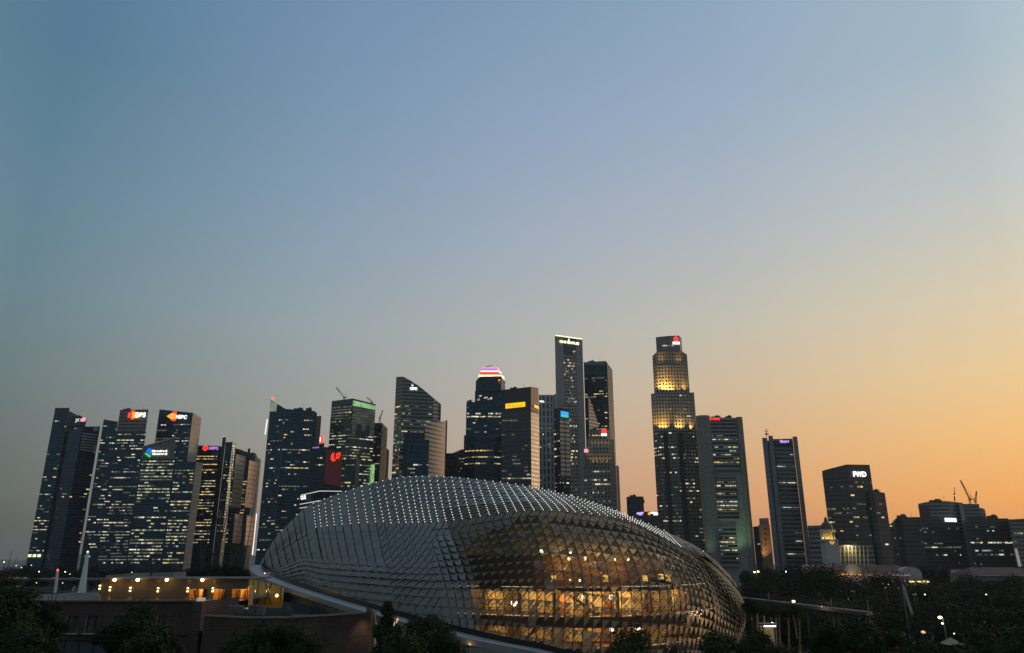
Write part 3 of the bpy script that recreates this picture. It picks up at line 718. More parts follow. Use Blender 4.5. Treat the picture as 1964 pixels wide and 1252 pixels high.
# T21 sail
Y = 1000
m = MB(); a, b, c = at(1129.5, 759, Y), at(1149, 818, Y + 14), at(1131, 823, Y)
for k in (0, 6):
    pass
v0 = [a, c, b]; v1 = [p + Vector((0, 8, 0)) for p in v0]
m.face([v0[0], v0[1], v0[2]]); m.face(v1[::-1])
for i in range(3): j = (i + 1) % 3; m.face([v0[i], v1[i], v1[j], v0[j]])
z0 = min(b.z, c.z)
m.prism([(c.x, Y + .1), (b.x, Y + 14.1), (b.x, Y + 22), (c.x, Y + 8)], 0, z0 - .1)
tag(m.build('sail_tower', F_BEIGE), 'beige striped triangular tower top like a sail above the short stepped tower', 'skyscraper')
# T22 UOB 2
Y = 740
UW = (1.0, .56, .11)
t = tower('stepped_tower', 'shorter stepped granite tower with a red emblem and warm lit ledges', [(1120.5, 894, Y), (1134, 895, Y - 5), (1170, 895, Y - 5), (1181, 893, Y)], 36, F_GRANB)
block(t, 'upper_tier', [(1122, 868, Y + 4), (1134, 869, Y - 1), (1168, 869, Y - 1), (1178.5, 867, Y + 4)], 30, F_GRANB, 896)
block(t, 'upper_tier', [(1125, 842, Y + 6), (1136, 843, Y + 2), (1167, 843, Y + 2), (1177, 842, Y + 7)], 26, F_GRAN, 870)
block(t, 'top_box', [(1131, 824, Y + 8), (1167, 822, Y + 6)], 20, F_GRANB, 844)
block(t, 'stair_fin', [(1163.5, 823, Y + 4.5), (1170, 825, Y + 6.5)], 6, BEIGE, 846)
m = MB(); m.ball(at(1158.5, 826.5, Y + 4.6), 2.6, 8, 5); m.build('emblem', SG['red'], t)
panel(t, 'name_sign', SG['white'], (1153, 831, Y + 5.6), (1164, 831, Y + 5.6), 4.6)
panel(t, 'ledge_sign', SG['pink'], (1120.5, 861, Y + 4), (1128, 861, Y + 2), 6.5)
for x in (1136, 1147, 1158, 1168): lamp('SPOT', at(x, 867.6, Y - 2), 3500, UW, t, .3, at(x, 840, Y), 55)
for x in (1124, 1130, 1138, 1146, 1155, 1164, 1174): lamp('SPOT', at(x, 893, Y - 3.4), 4200, UW, t, .3, at(x, 868, Y - 1), 55)
W = r_faces[t.name]
lights(t, W[1], W[2], 900, 975, .5, 'wdd', run=(1, 3)); lights(t, W[0], W[1], 900, 975, .2, 'wd', run=(1, 3)); lights(t, at(1136, 836, Y + 1.6), at(1152, 836, Y + 1.6), 836, 841, .9, 'yy', run=(2, 3), full=1)
# pale tower sliver behind it
Y = 1120
t = tower('office_tower', 'thin pale tower edge showing right of the short stepped tower', [(1168, 893, Y), (1187, 893, Y)], 26, plain('pale_pink_cladding', (.60, .50, .42), .6))
m = MB()
for (x, y) in ((1176, 840), (1178, 862), (1178, 876), (1179, 891)): m.bar(at(x, y, 1000), at(x + 5, y, 1000), .4)
o_ = None
# T23, T24 distant
Y = 1300
t = tower('office_block', 'small distant dark block alone against the orange sky', [(1201.5, 953, Y), (1206, 952, Y), (1234, 952, Y)], 40, F_BLACK)
block(t, 'side_bay', [(1233, 957.5, Y), (1236, 957.5, Y)], 20, F_BLACK, 963)
Y = 1180
t = tower('office_block', 'low distant block with white and orange lit roof signs, beside the stepped skyscraper', [(1216, 984, Y), (1236, 981, Y), (1266, 980, Y)], 40, F_HAZYD)
panel(t, 'roof_sign', SG['lilac'], (1221, 983, Y), (1234, 981.5, Y), 3.2, thick=2); panel(t, 'roof_sign', SG['lilac'], (1225, 986, Y), (1232, 986, Y), 1.8, thick=2)
panel(t, 'roof_sign', SG['white'], (1247.5, 981.5, Y), (1262, 981.5, Y), 3, thick=2); panel(t, 'roof_sign', SG['white'], (1253, 985.5, Y), (1263, 985.5, Y), 2.2, thick=2)
m = MB(); m.ball(at(1245, 985, Y - 1), 2.2, 6, 4); m.build('emblem', SG['orange'], t)
# ---- T25 UOB 1
Y = 830
t = tower('stepped_tower', 'tallest stepped granite skyscraper with golden uplit tiers and a red emblem', [(1252.5, 826, Y + 4), (1262, 827, Y - 6), (1296, 827, Y - 8), (1328, 827, Y - 6), (1336.5, 826, Y - 4)], 44, F_GRANB)
block(t, 'middle_tier', [(1248.5, 755, Y + 3), (1259, 754, Y - 3), (1293, 753, Y - 4), (1322, 753, Y - 3), (1331, 752, Y)], 40, F_GRAN, 828)
block(t, 'upper_tier', [(1251.2, 683, Y + 8), (1259, 675, Y + 3), (1283, 673.5, Y + 1), (1309, 674, Y + 2), (1317.6, 680, Y + 5)], 32, F_GRAN, 756)
block(t, 'upper_ledge', [(1257, 701, Y + 3), (1283, 700, Y + .2), (1310, 700, Y + 2)], 10, F_GRAN, 756)
block(t, 'top_box', [(1257.8, 646.5, Y + 10), (1283, 643.8, Y + 8), (1302.5, 643.5, Y + 8), (1307, 648.5, Y + 14)], 22, plain('granite_crown', (.17, .17, .165), .65), 676)
m = MB(); m.bar(at(1270, 656.5, Y + 6.6), at(1290, 656, Y + 6.6), .35); m.build('ledge_trim', CONC_L, t)
m = MB(); m.ball(at(1296.5, 649.8, Y + 6), 2.9, 10, 6); m.build('emblem', SG['red'], t)
panel(t, 'name_sign', SG['white'], (1290, 655.4, Y + 7.4), (1303.6, 655.4, Y + 7.4), 5)
lights(t, at(1270, 665, Y + 7), at(1292, 665, Y + 7), 662, 668, .8, 'ww', run=(1, 2), full=1)
for x, e in ((1256, 12000), (1266, 20000), (1272, 22000), (1278, 22000), (1284, 18000), (1290, 12000), (1302, 5000), (1314, 14000)): lamp('SPOT', at(x, 751, Y - 4), e * 1.35, UW, t, .3, at(x, 732, Y + 3), 70)
for x in (1264, 1270, 1299, 1305): lamp('SPOT', at(x, 699, Y - 1), 6500, UW, t, .3, at(x, 676, Y + 1.5), 50)
for x, e in ((1254, 13000), (1265, 10000), (1271, 13000), (1277, 12000), (1300, 13000), (1307, 12000), (1326, 14000)): lamp('SPOT', at(x, 825, Y - 9.5 if 1258 < x < 1324 else Y - 5), e * 1.5, UW, t, .3, at(x, 808, Y - 2), 64)
W = r_faces[t.name]
for i in range(4): lights(t, W[i], W[i + 1], 830, 1070, .26, 'wwdd', run=(1, 3), fh=3.9, h=1.6)
lights(t, at(1259, 754, Y - 3), at(1293, 754, Y - 4), 756, 795, .15, 'wwd', run=(1, 2.4), fh=3.9); lights(t, at(1293, 754, Y - 4), at(1322, 754, Y - 3), 756, 815, .18, 'wwd', run=(1, 2.4), fh=3.9)
for (xa, xb) in ((1271.5, 1280), (1300, 1308)):
    m = MB(); a, b = at(xa, 829, Y - 8.2), at(xb, 829, Y - 8.2); m.wall((a.x, a.y), (b.x, b.y), 0, a.z, 0, b.z); m.build('dark_bay', BLACKM, t)
# ---- T26 OCBC
Y = 790
t = tower('office_tower', 'broad concrete tower with rounded piers, green lit at the foot, and a red name', [(1346, 800, Y + 4), (1416, 801, Y + 4)], 26, CONC)
def pier(xa, xb, yt, Yc, nm='end_pier'):
    a, b = at(xa, yt, Yc), at(xb, yt, Yc); w = b.x - a.x; cx = (a.x + b.x) / 2
    poly = [(cx + math.sin(R(-90 + i * 15)) * w / 2, Yc - math.cos(R(-90 + i * 15)) * w * .42) for i in range(13)]
    poly += [(b.x * (1 + 23 / Yc), Yc + 24), (a.x * (1 + 25 / Yc), Yc + 24)]
    m = MB(); m.prism(poly, 0, a.z); return m.build(nm, plain('pier_concrete', (.19, .187, .17), .75), t)
pier(1334.5, 1361, 798, Y + 3); pier(1411.5, 1423.5, 800, Y + 3)
for i, (ya, yb) in enumerate(((805, 899), (916, 995), (1011, 1085))):
    a, b = at(1361.4, ya, Y + 2.5), at(1411, ya, Y + 2.5)
    m = MB(); m.prism([(a.x, Y + 1.8), (b.x, Y + 1.8), (b.x, Y + 3.9), (a.x, Y + 3.9)], zof(yb, Y), a.z); m.build('window_stack', facade('deep_strip_windows', (.008, .009, .010), (.22, .22, .21), 4, 9, .38, .03, .3), t)
    m = MB(); z = zof(yb + .5, Y); m.box(((a.x + b.x) / 2, Y + 1.4, z), (b.x - a.x - .6, 1.6, .8)); m.build('sill_beam', CONC_L, t)
    lights(t, (a.x, Y + 1.8, 0), (b.x, Y + 1.8, 0), ya + 6, yb - 2, (.35, .7, .6)[i], 'wwygd', run=(1.2, 5), h=1.4)
sign_text(t, 'OCBC', SG['red'], (1366.5, 805.4, Y + 1.4), (1380.5, 806, Y + 1.4), 4.8, bold=.05)
disc(t, 'ring_logo', SG['red'], (1362, 803, Y + 1), 3.2, .6, .4)
GL = (.55, 1.0, .50)
for (x, yg, e) in ((1358, 1088, 9000), (1420, 1092, 26000)): lamp('SPOT', at(x - 2, yg, Y - 14), e * 1.5, GL, t, .5, at(x, 960, Y), 70)
# ---- T27 telecom
Y = 760
t = tower('office_tower', 'slate tower with three tall ribs, a roof aerial and a violet lit name', [(1474, 842, Y), (1520, 841, Y + 2)], 30, F_SLATE)
for (xa, xb, yt, dy) in ((1461.6, 1471.5, 839.5, .5), (1473.5, 1482, 835.5, -1), (1520, 1528.8, 837, .3)):
    a, b = at(xa, yt, Y + dy), at(xb, yt, Y + dy); m = MB(); m.prism([(a.x, a.y), (b.x, b.y), (b.x * (1 + 29 / Y), b.y + 30), (a.x * (1 + 31 / Y), a.y + 30)], 0, a.z); m.build('rib', plain('rib_concrete', (.17, .178, .182), .7), t)
m = MB(); a, b = at(1470, 845, Y + 2), at(1476, 845, Y + 2); m.prism([(a.x, a.y), (b.x, b.y), (b.x * 1.02, b.y + 16), (a.x * 1.02, a.y + 16)], 0, a.z); m.build('recess', CONC_D, t)
m = MB(); p = at(1470.5, 838, Y + 8); q = at(1469.6, 824, Y + 8); m.bar(p, q, .35); m.bar(q - Vector((1.6, 0, 0)), q + Vector((1.6, 0, 0)), .25)
for dz in (-2, -4.5): m.bar(q + Vector((-1.8, 0, dz)), q + Vector((1.8, 0, dz)), .8 if dz == -4.5 else .3)
m.build('aerial', STEEL_D, t)
m = MB(); a, b = at(1482.4, 852, Y - .4), at(1519.6, 852.4, Y + 1.4); m.bar(a, b, .7); m.build('shadow_gap', BLACKM, t)
m = MB()
for i in range(15): m.box(at(1486.3 + i * .65, 864 + i * 6.4, Y - .4), (1.0, .5, 2.4))
m.build('slit_window', BLACKM, t)
sign_text(t, 'Singtel', SG['lilac'], (1496, 848.6, Y - .4), (1512.5, 848.8, Y), 5, bold=.03)
W = r_faces[t.name]
lights(t, at(1484, 850, Y - .1), at(1520, 850, Y + 2), 870, 1075, .06, 'ccw', run=(8, 16), h=.8, full=.12)
Y = 690
t = tower('office_block', 'grey banded annex at the foot of the slate ribbed tower, left of the clock tower', [(1549, 1008, Y), (1583, 1007, Y), (1592, 1010, Y + 8)], 30, F_SLATE)
block(t, 'front_wing', [(1551, 1032, Y - 10), (1586, 1034, Y - 10)], 16, F_SLATE)
lights(t, r_faces[t.name][0], r_faces[t.name][1], 1012, 1070, .08, 'wd', run=(1.5, 4))
Y = 800
t = tower('office_block', 'narrow block with an orange lit face between the concrete and the slate towers', [(1455, 1006, Y), (1458, 1005, Y - 2), (1476, 1005, Y)], 20, plain('ochre_wall', (.30, .22, .14), .7))
block(t, 'roof_box', [(1456, 994, Y), (1474, 993, Y)], 14, CONC, 1005.5)
m = MB()
for i in range(14): m.box(at(1461 + (i % 2) * 7, 1014 + (i // 2) * 10, Y - 1.2), (1.4, .4, 1.8))
m.build('window_row', BLACKM, t)
lamp('SPOT', at(1468, 1082, Y - 12), 26000, (1, .5, .2), t, .5, at(1466, 1020, Y), 75)
Y = 870
t = tower('office_block', 'dark blue block in the gap behind the orange lit narrow block', [(1444, 1010, Y), (1462, 1008, Y)], 24, F_TEAL)
lights(t, r_faces[t.name][0], r_faces[t.name][1], 1015, 1080, .2, 'cd', run=(1, 3))
# ---- T28 FWD
Y = 720
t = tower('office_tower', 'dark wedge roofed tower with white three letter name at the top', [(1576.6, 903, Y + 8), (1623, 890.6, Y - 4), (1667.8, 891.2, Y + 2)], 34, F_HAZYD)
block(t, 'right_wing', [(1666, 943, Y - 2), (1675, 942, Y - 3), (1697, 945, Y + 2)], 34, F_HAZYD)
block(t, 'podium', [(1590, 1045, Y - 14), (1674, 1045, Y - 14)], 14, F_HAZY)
m = MB()
for i in range(8): m.bar(at(1611 + i * 7.5, 1047, Y - 15), at(1613 + i * 7.5, 1085, Y - 15), .5)
m.build('colonnade', plain('lit_columns', (.36, .33, .24), .6), t)
lamp('AREA', at(1632, 1046, Y - 19), 2600, (1, .8, .4), t, 6, at(1632, 1070, Y - 15))
m = MB()
m.ball(at(1679, 942, Y + 6), 1.6, 6, 4); m.ball(at(1682, 942.5, Y + 6), 1.2, 6, 4); m.build('roof_shrub', plain('roof_planting', (.03, .05, .025), .9), t)
m = MB(); a, b, c, d = at(1580, 901.6, Y + 7.4), at(1622, 891, Y - 4.6), at(1666, 891.6, Y + 1), at(1640, 895, Y - 2); m.face([a, d, c, b]); m.build('roof_slope', plain('roof_edge_glass', (.12, .12, .12), .3), t)
sign_text(t, 'FWD', SG['white'], (1636.5, 913.5, Y - 3.4), (1661.5, 913.8, Y - 1), 9, bold=.055)
W = r_faces[t.name]
lights(t, W[0], W[1], 925, 1035, .2, 'ydd', run=(2, 6)); lights(t, W[1], W[2], 925, 1040, .25, 'ywdd', run=(2, 6)); lights(t, at(1675, 945, Y - 3), at(1697, 946, Y + 2), 950, 1075, .26, 'ywdg', run=(2, 6)); lights(t, at(1624, 1050, Y - 4), at(1674, 1050, Y), 1012, 1022, .8, 'wy', run=(1.5, 4), full=.7)
# ---- right cluster
Y = 800
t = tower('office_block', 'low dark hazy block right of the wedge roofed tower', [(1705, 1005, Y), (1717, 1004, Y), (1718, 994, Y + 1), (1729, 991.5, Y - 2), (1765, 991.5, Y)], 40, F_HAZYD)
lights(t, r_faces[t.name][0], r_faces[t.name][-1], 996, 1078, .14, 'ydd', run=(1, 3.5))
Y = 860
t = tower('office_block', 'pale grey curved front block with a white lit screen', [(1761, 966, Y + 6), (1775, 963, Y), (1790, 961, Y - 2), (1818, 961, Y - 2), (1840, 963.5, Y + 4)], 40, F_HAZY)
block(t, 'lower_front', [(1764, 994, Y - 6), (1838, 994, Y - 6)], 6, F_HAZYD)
block(t, 'end_pier', [(1838.5, 963.5, Y - 2), (1846, 963.5, Y - 2)], 14, CONC)
panel(t, 'screen', emit('led_screen', (.92, .96, 1), 1.4), (1811.5, 993, Y - 7), (1833.5, 993.6, Y - 6.5), 6.6)
m = MB(); m.bar(at(1831, 961, Y), at(1830.5, 945, Y), .7); m.bar(at(1830.5, 945, Y), at(1830.3, 934, Y), .3); m.build('aerial', STEEL_D, t)
beacon(t, 1831, 950.5, Y, .8, LED)
m = MB()
for xa in (1768, 1778): m.box(at(xa, 985, Y - 2.6), (5, .6, 17))
m.build('recess', CONC_D, t)
lights(t, at(1764, 1000, Y - 6), at(1838, 1000, Y - 6), 1010, 1075, .16, 'ywdd', run=(1, 3.5)); lights(t, at(1810, 966, Y - 2), at(1832, 966, Y), 974, 982, .6, 'gd', run=(2, 4))
Y = 930
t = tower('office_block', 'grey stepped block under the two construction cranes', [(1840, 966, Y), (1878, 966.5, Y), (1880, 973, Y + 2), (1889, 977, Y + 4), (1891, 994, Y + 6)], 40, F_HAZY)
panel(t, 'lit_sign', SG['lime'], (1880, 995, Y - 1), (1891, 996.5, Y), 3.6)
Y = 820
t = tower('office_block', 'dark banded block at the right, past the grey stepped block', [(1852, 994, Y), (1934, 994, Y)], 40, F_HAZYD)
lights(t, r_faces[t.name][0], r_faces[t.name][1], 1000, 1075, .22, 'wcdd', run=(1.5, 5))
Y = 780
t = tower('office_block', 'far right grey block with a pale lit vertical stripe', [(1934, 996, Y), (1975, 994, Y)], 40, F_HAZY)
m = MB(); a, b = at(1948, 1052, Y - .5), at(1956, 1086, Y - .5); m.bar(a, b, 1.4); m.build('lit_stripe', emit('stripe_light', (.8, .75, .65), .30), t)
lights(t, r_faces[t.name][0], r_faces[t.name][1], 1005, 1060, .1, 'wd', run=(1.5, 4))
crane('tall crane with a long leaning jib on the grey stepped block', (1861, 968), (1860, 957), (1842, 921), 940, r=.36)
crane('shorter crane with an upright jib right of the tall leaning crane', (1871, 966), (1871, 961), (1873, 942), 945, r=.36)
# low block with white outlined roof, by the left shoulder of the dome
Y = 430
t = tower('office_block', 'low dark block outlined with white light strips, behind the left shoulder of the dome', [(576, 949, Y), (613, 941, Y - 3), (658, 941.5, Y)], 24, F_BLACK, 'wall', 'building')
WSTRIP = emit('white_outline', (1, .96, .92), .75)
for a, b, c in (((577, 949.5), (613, 941.5), (656, 942)), ((575, 967), (614, 960), (640, 960.5)), ((575, 974.5), (592, 971.5), None)):
    m = MB(); P = [at(q[0], q[1], Y - 3.6) for q in (a, b, c) if q]
    for p0, p1 in zip(P, P[1:]): m.bar(p0, p1, .22)
    m.build('light_strip', WSTRIP, t)
m = MB()
for x in (590, 598, 606, 622, 632, 644): m.bar(at(x, 946, Y - 3.4), at(x - .6, 964, Y - 3.4), .12)
m.build('mullion', CONC_D, t)
sign_text(t, 'OUE', SG['white'], (577.5, 958.5, Y - 3.5), (587.5, 956.5, Y - 3.5), 7, bold=.03)
# roof plant and aerials on the bare roofs
def roof_bits(nm, spots):
    r = next(o for o in bpy.data.objects if o.get('label', '').startswith(nm))
    for px, py, Yq, w, h in spots:
        p = at(px, py, Yq)
        if w > 0:
            m = MB(); m.box(p + Vector((0, 6, h / 2 - 1)), (w, 5, h + 2)); m.box(p + Vector((w * .2, 6, h + .6)), (w * .4, 3, 1.4)); m.build('roof_plant', CONC_D, r)
        else:
            m = MB(); m.bar(p + Vector((0, 4, -1)), p + Vector((0, 4, h)), .22, 4, .08); m.build('aerial', STEEL_D, r)
roof_bits('wide navy tower', [(570, 786, 1010, 12, 3), (590, 787, 1010, 7, 4), (580, 786, 1010, 0, 9)])
roof_bits('navy tower with a red', [(240, 786, 1054, 9, 2.4), (272, 785.4, 1054, 0, 8)])
roof_bits('dark flat topped', [(985, 745.5, 836, 8, 2.2), (1006, 743.3, 836, 0, 6)])
roof_bits('stepped navy tower', [(900, 771, 962, 6, 3), (906, 771, 962, 0, 7)])
roof_bits('dark glass skyscraper', [(1135, 693.6, 1080, 9, 2.2), (1150, 692.8, 1080, 0, 9)])
roof_bits('broad concrete tower', [(1375, 800, 796, 10, 1.6), (1400, 800.6, 796, 6, 2.2)])
roof_bits('dark wedge roofed', [(1684, 943.6, 718, 6, 2), (1692, 944.5, 719, 0, 5)])
roof_bits('pale grey curved', [(1800, 961, 858, 12, 1.6), (1815, 961, 858, 0, 7)])
roof_bits('dark banded block', [(1880, 994, 820, 14, 2), (1910, 994, 820, 9, 3), (1896, 994, 820, 0, 7)])
roof_bits('low dark hazy', [(1735, 991.5, 799, 8, 2), (1752, 991.5, 799, 0, 5)])
roof_bits('small distant dark', [(1215, 952, 1300, 10, 2.5), (1225, 952, 1300, 0, 8)])
flush_lights()
# ------------------------------------------------------------------ the domed theatre
RIB = [  # five photo points from the ridge to the base, then ridge and base distance
 ([(497,1086),(497,1091),(498,1096),(501,1101),(506,1107)], 172, 168),
 ([(527,1035),(532,1058),(538,1082),(546,1107),(557,1134)], 174, 158),
 ([(563,997),(570,1030),(578,1062),(590,1100),(606,1152)], 172, 150),
 ([(603,966),(608,1014),(617,1060),(632,1112),(655,1178)], 169, 143),
 ([(735,922),(751,1003),(765,1065),(782,1126),(802,1206)], 163, 128),
 ([(837,914),(856,999),(880,1060),(902,1130),(917,1226)], 160, 119),
 ([(972,928),(1005,980),(1032,1046),(1045,1130),(1042,1252)], 158, 113),
 ([(1062,944),(1118,988),(1155,1062),(1172,1145),(1168,1268)], 158, 112),
 ([(1150,970),(1212,1008),(1262,1076),(1282,1155),(1272,1272)], 161, 117),
 ([(1255,1012),(1298,1052),(1332,1102),(1352,1168),(1335,1268)], 165, 126),
 ([(1340,1052),(1362,1090),(1382,1134),(1392,1190),(1376,1262)], 169, 138),
 ([(1400,1105),(1410,1136),(1418,1167),(1419,1203),(1402,1250)], 171, 150),
 ([(1423,1148),(1428,1164),(1430,1181),(1428,1199),(1416,1226)], 170, 160)]
CELLS = [3, 3, 3, 10, 8, 9, 7, 6, 7, 6, 5, 3]
YK = [0, .42, .71, .91, 1.0]
ctrl = []
for p5, yr, yb in RIB: ctrl.append([at(px, py, yr + (yb - yr) * k) for (px, py), k in zip(p5, YK)])
def cr(p, t):
    """Catmull-Rom through a list of vectors at t in 0..len-1"""
    n = len(p); i = min(int(t), n - 2); f = t - i
    a = p[i - 1] if i > 0 else p[0] * 2 - p[1]; b = p[i]; c = p[i + 1]; d = p[i + 2] if i + 2 < n else p[-1] * 2 - p[-2]
    return (b * 2 + (c - a) * f + (a * 2 - b * 5 + c * 4 - d) * f * f + (b * 3 - a - c * 3 + d) * f ** 3) * .5
NC = sum(CELLS)
UPAR = [i + j / c for i, c in enumerate(CELLS) for j in range(c)] + [len(CELLS)]
NTOP, NBOT = 9, 15
VPAR = [1.0 * (j / NTOP) ** .85 for j in range(NTOP)] + [1 + 3.0 * j / NBOT for j in range(NBOT + 1)]
NR = len(VPAR) - 1
def surf(u, v): return cr([cr([ctrl[i][k] for i in range(len(ctrl))], u) for k in range(5)], v)
G = [[surf(u, v) for v in VPAR] for u in UPAR]
def nrm(i, j):
    a = G[min(i + 1, NC)][j] - G[max(i - 1, 0)][j]; b = G[i][min(j + 1, NR)] - G[i][max(j - 1, 0)]
    n = a.cross(b) * -1
    if n.length < 1e-9: return Vector((0, -1, 0))
    n.normalize()
    return n
Nn = [[nrm(i, j) for j in range(NR + 1)] for i in range(NC + 1)]
dome = empty('domed_theatre', (at(960, 1180, 140).x, 140, 0), 'large domed theatre clad in grey triangular scales, glowing amber inside', 'theatre')
# glass shell, inside the shades, closed at the back
gl = NT('shell_glass'); gl.t.nodes.remove(gl.b)
tr = gl.n('ShaderNodeBsdfTransparent'); tr.inputs[0].default_value = (.80, .78, .70, 1)
gs = gl.n('ShaderNodeBsdfGlossy'); gs.inputs[0].default_value = (.7, .7, .7, 1); gs.inputs['Roughness'].default_value = .08
ly = gl.n('ShaderNodeLayerWeight'); ly.inputs[0].default_value = .25
ms = gl.n('ShaderNodeMixShader'); gl.t.links.new(gl.math('MULTIPLY', ly.outputs['Fresnel'], .5), ms.inputs[0]); gl.t.links.new(tr.outputs[0], ms.inputs[1]); gl.t.links.new(gs.outputs[0], ms.inputs[2]); gl.t.links.new(ms.outputs[0], gl.out.inputs[0])
def backpt(i, k):
    """the far half mirrors the near half behind the ridge"""
    j = min(NR, k); r = G[i][0]; p = G[i][j]
    return Vector((r.x + (p.x - r.x) * (.3 - .055 * UPAR[i]), r.y + (r.y - p.y) * .85, p.z if j else r.z))
INS = .55
m = MB()
for i in range(NC):
    for j in range(NR):
        q = [G[a][b] - Nn[a][b] * INS for a, b in ((i, j + 1), (i + 1, j + 1), (i + 1, j), (i, j))]; m.face(q)
m.build('glass_shell', gl.mat, dome, True)
m = MB(); BK = [0, 4, 8, 11, 14, 17, 20, NR]
for i in range(NC):
    for k in range(len(BK) - 1):
        a, b = BK[k], BK[k + 1]
        m.face([backpt(i, a), backpt(i + 1, a), backpt(i + 1, b), backpt(i, b)])
ALU = plain('grey_aluminium_shade', (.145, .145, .138), .45, .15, var=.28, scale=1.1)
m.build('rear_shell', ALU, dome)
BACKLIT = NT('translucent_shade'); BACKLIT.set(Base_Color=(.115, .11, .095), Roughness=.5)  # solid metal shades made translucent so the hall light glows through
tl_ = BACKLIT.n('ShaderNodeBsdfTranslucent'); tl_.inputs[0].default_value = (.62, .56, .40, 1)
mx_ = BACKLIT.n('ShaderNodeMixShader'); mx_.inputs[0].default_value = .42; BACKLIT.t.links.new(BACKLIT.b.outputs[0], mx_.inputs[1]); BACKLIT.t.links.new(tl_.outputs[0], mx_.inputs[2]); BACKLIT.t.links.new(mx_.outputs[0], BACKLIT.out.inputs[0])
# shades
def sstep(x, a, b):
    t = min(1, max(0, (x - a) / (b - a))); return t * t * (3 - 2 * t)
shade_faces = []
for i in range(NC):
    u = (UPAR[i] + UPAR[i + 1]) / 2
    for j in range(NR):
        v = (VPAR[j] + VPAR[j + 1]) / 2
        TL, TR, BR, BL = G[i][j], G[i + 1][j], G[i + 1][j + 1], G[i][j + 1]
        n = Nn[i][j] + Nn[i + 1][j] + Nn[i][j + 1] + Nn[i + 1][j + 1]; n.normalize()
        w = ((TR - TL).length + (BR - BL).length) / 2; hgt = ((BL - TL).length + (BR - TR).length) / 2
        side = sstep(u, 4.55, 5.6)                 # closed scales on the left, open shades on the right
        low = sstep(v, .75, 1.5 + .8 * (1 - sstep(u, 5, 6.5)))
        opn = side * low * (1 - .75 * sstep(u, 8.6, 9.8))
        cre = sstep(u, 4.2, 5.1) * (1 - sstep(u, 5.6, 6.6)) * low
        end = sstep(u, 9.2, 10.6) + .5 * (1 - sstep(u, 1.5, 3.5))
        s = min(w, hgt)
        rnd = random.uniform(.9, 1.1)
        lift = s * rnd * (.11 + .42 * sstep(v, 2.0, 2.8) * (1 - opn) * (1 - sstep(u, 3.9, 4.9)) + .30 * cre + .42 * min(1, end) * sstep(v, .2, .8) + .15 * opn)
        drop = (BL - TL) * .10
        dn = (BL - TL)
        P = []
        e = n * (s * .05)
        tl, tr_ = TL + e, TR + e
        gap = .05 * (1 - .6 * (1 - sstep(v, .6, 1)))
        r_ = (TR - TL) * gap
        tl = tl + r_ * .5; tr_ = tr_ - r_ * .5
        vert = (1 - sstep(u, 3.9, 4.9)) * (1 - sstep(v, 1.9, 2.7))      # upper left: scales overlap sideways, not downwards
        r_ = (TR - TL) * (gap + .015 * vert)
        tl = TL + e + r_ * .5; tr_ = TR + e - r_ * .5 + n * (w * .07 * vert)
        bl = BL + n * lift * (1 - .5 * vert) + drop + r_ * .5; br = BR + n * (lift * (.25 if v > 1.2 else .9) * (1 - .5 * vert) + w * .07 * vert) + drop - r_ * .5
        bl = bl + n * (s * random.uniform(-.04, .05)); br = br + n * (s * random.uniform(-.04, .05)); tr_ = tr_ + n * (s * random.uniform(0, .03))
        fs = []
        if opn < .5 or random.random() < .06:
            if u > 3.5 and cre > .35 and opn < .5:
                bl = bl + (br - bl) * .25 * cre; fs = [(tl, bl, tr_), (tr_, bl, br - (br - bl) * .35 * cre)]
            elif u > 3.8:
                g3 = (br - tl) * .05; fs = [(tl, bl - g3 * .5, tr_ - g3), (tr_ + g3 * .3, bl + g3, br)]
            else: fs = [(tl, bl, tr_), (tr_, bl, br)]
        else:
            k = 1.02 - (.10 + .26 * sstep(v, 1.7, 2.5)) * opn + random.uniform(-.05, .05)
            bl2 = tl + (bl - tl) * k + (tr_ - tl) * .04; tr2 = tl + (tr_ - tl) * (k + .12)
            fs = [(tl, bl2, tr2)]
        shade_faces.append((w * hgt / max(1, (TL.y) ** 2), fs, i, j))
shade_faces.sort(key=lambda t: -t[0])
def shade_mesh(m, fs):
    for f in fs: m.face(f)
for _, fs, i, j in shade_faces[:100]:
    m = MB(); shade_mesh(m, fs); m.build('sunshade_panel', BACKLIT.mat if UPAR[i] > 4.9 and VPAR[j] > .7 else ALU, dome)
m = MB()
for _, fs, i, j in shade_faces[100:]:
    for f in fs: m.face(f, 1 if UPAR[i] > 4.9 and VPAR[j] > .7 else 0)
tag(m.build('sunshade_panels', [ALU, BACKLIT.mat], dome), kind='stuff')
# steel grid on the open part
m = MB()
for i in range(NC + 1):
    u = UPAR[i]
    for j in range(NR):
        v = VPAR[j]
        if v < .6 and u > 5: continue
        if u < 4.0: continue
        r = .085 if u > 5.5 else .06
        m.bar(G[i][j], G[i][j + 1], r, 3, cap=False)
        if i < NC and u > 4.8:
            m.bar(G[i][j], G[i + 1][j], .05, 3, cap=False)
            m.bar(G[i][j + 1], G[i + 1][j], .05, 3, cap=False)
m.build('steel_grid', plain('grid_steel', (.03, .027, .022), .5, .3), dome)
m = MB()
for i in range(0, NC - 1, 2):
    u = UPAR[i]
    if u < 4.7 or u > 10: continue
    for j in range(8, NR - 1, 2):
        ii, jj = min(i + 2, NC), min(j + 2, NR)
        q = [G[a][b] - Nn[a][b] * 1.7 for a, b in ((i, j), (ii, j), (ii, jj), (i, jj))]
        m.bar(q[0], q[2], .06, 3, cap=False); m.bar(q[1], q[3], .06, 3, cap=False); m.bar(q[0], q[1], .05, 3, cap=False)
m.build('inner_truss', plain('truss_steel', (.10, .085, .06), .5, .3), dome)
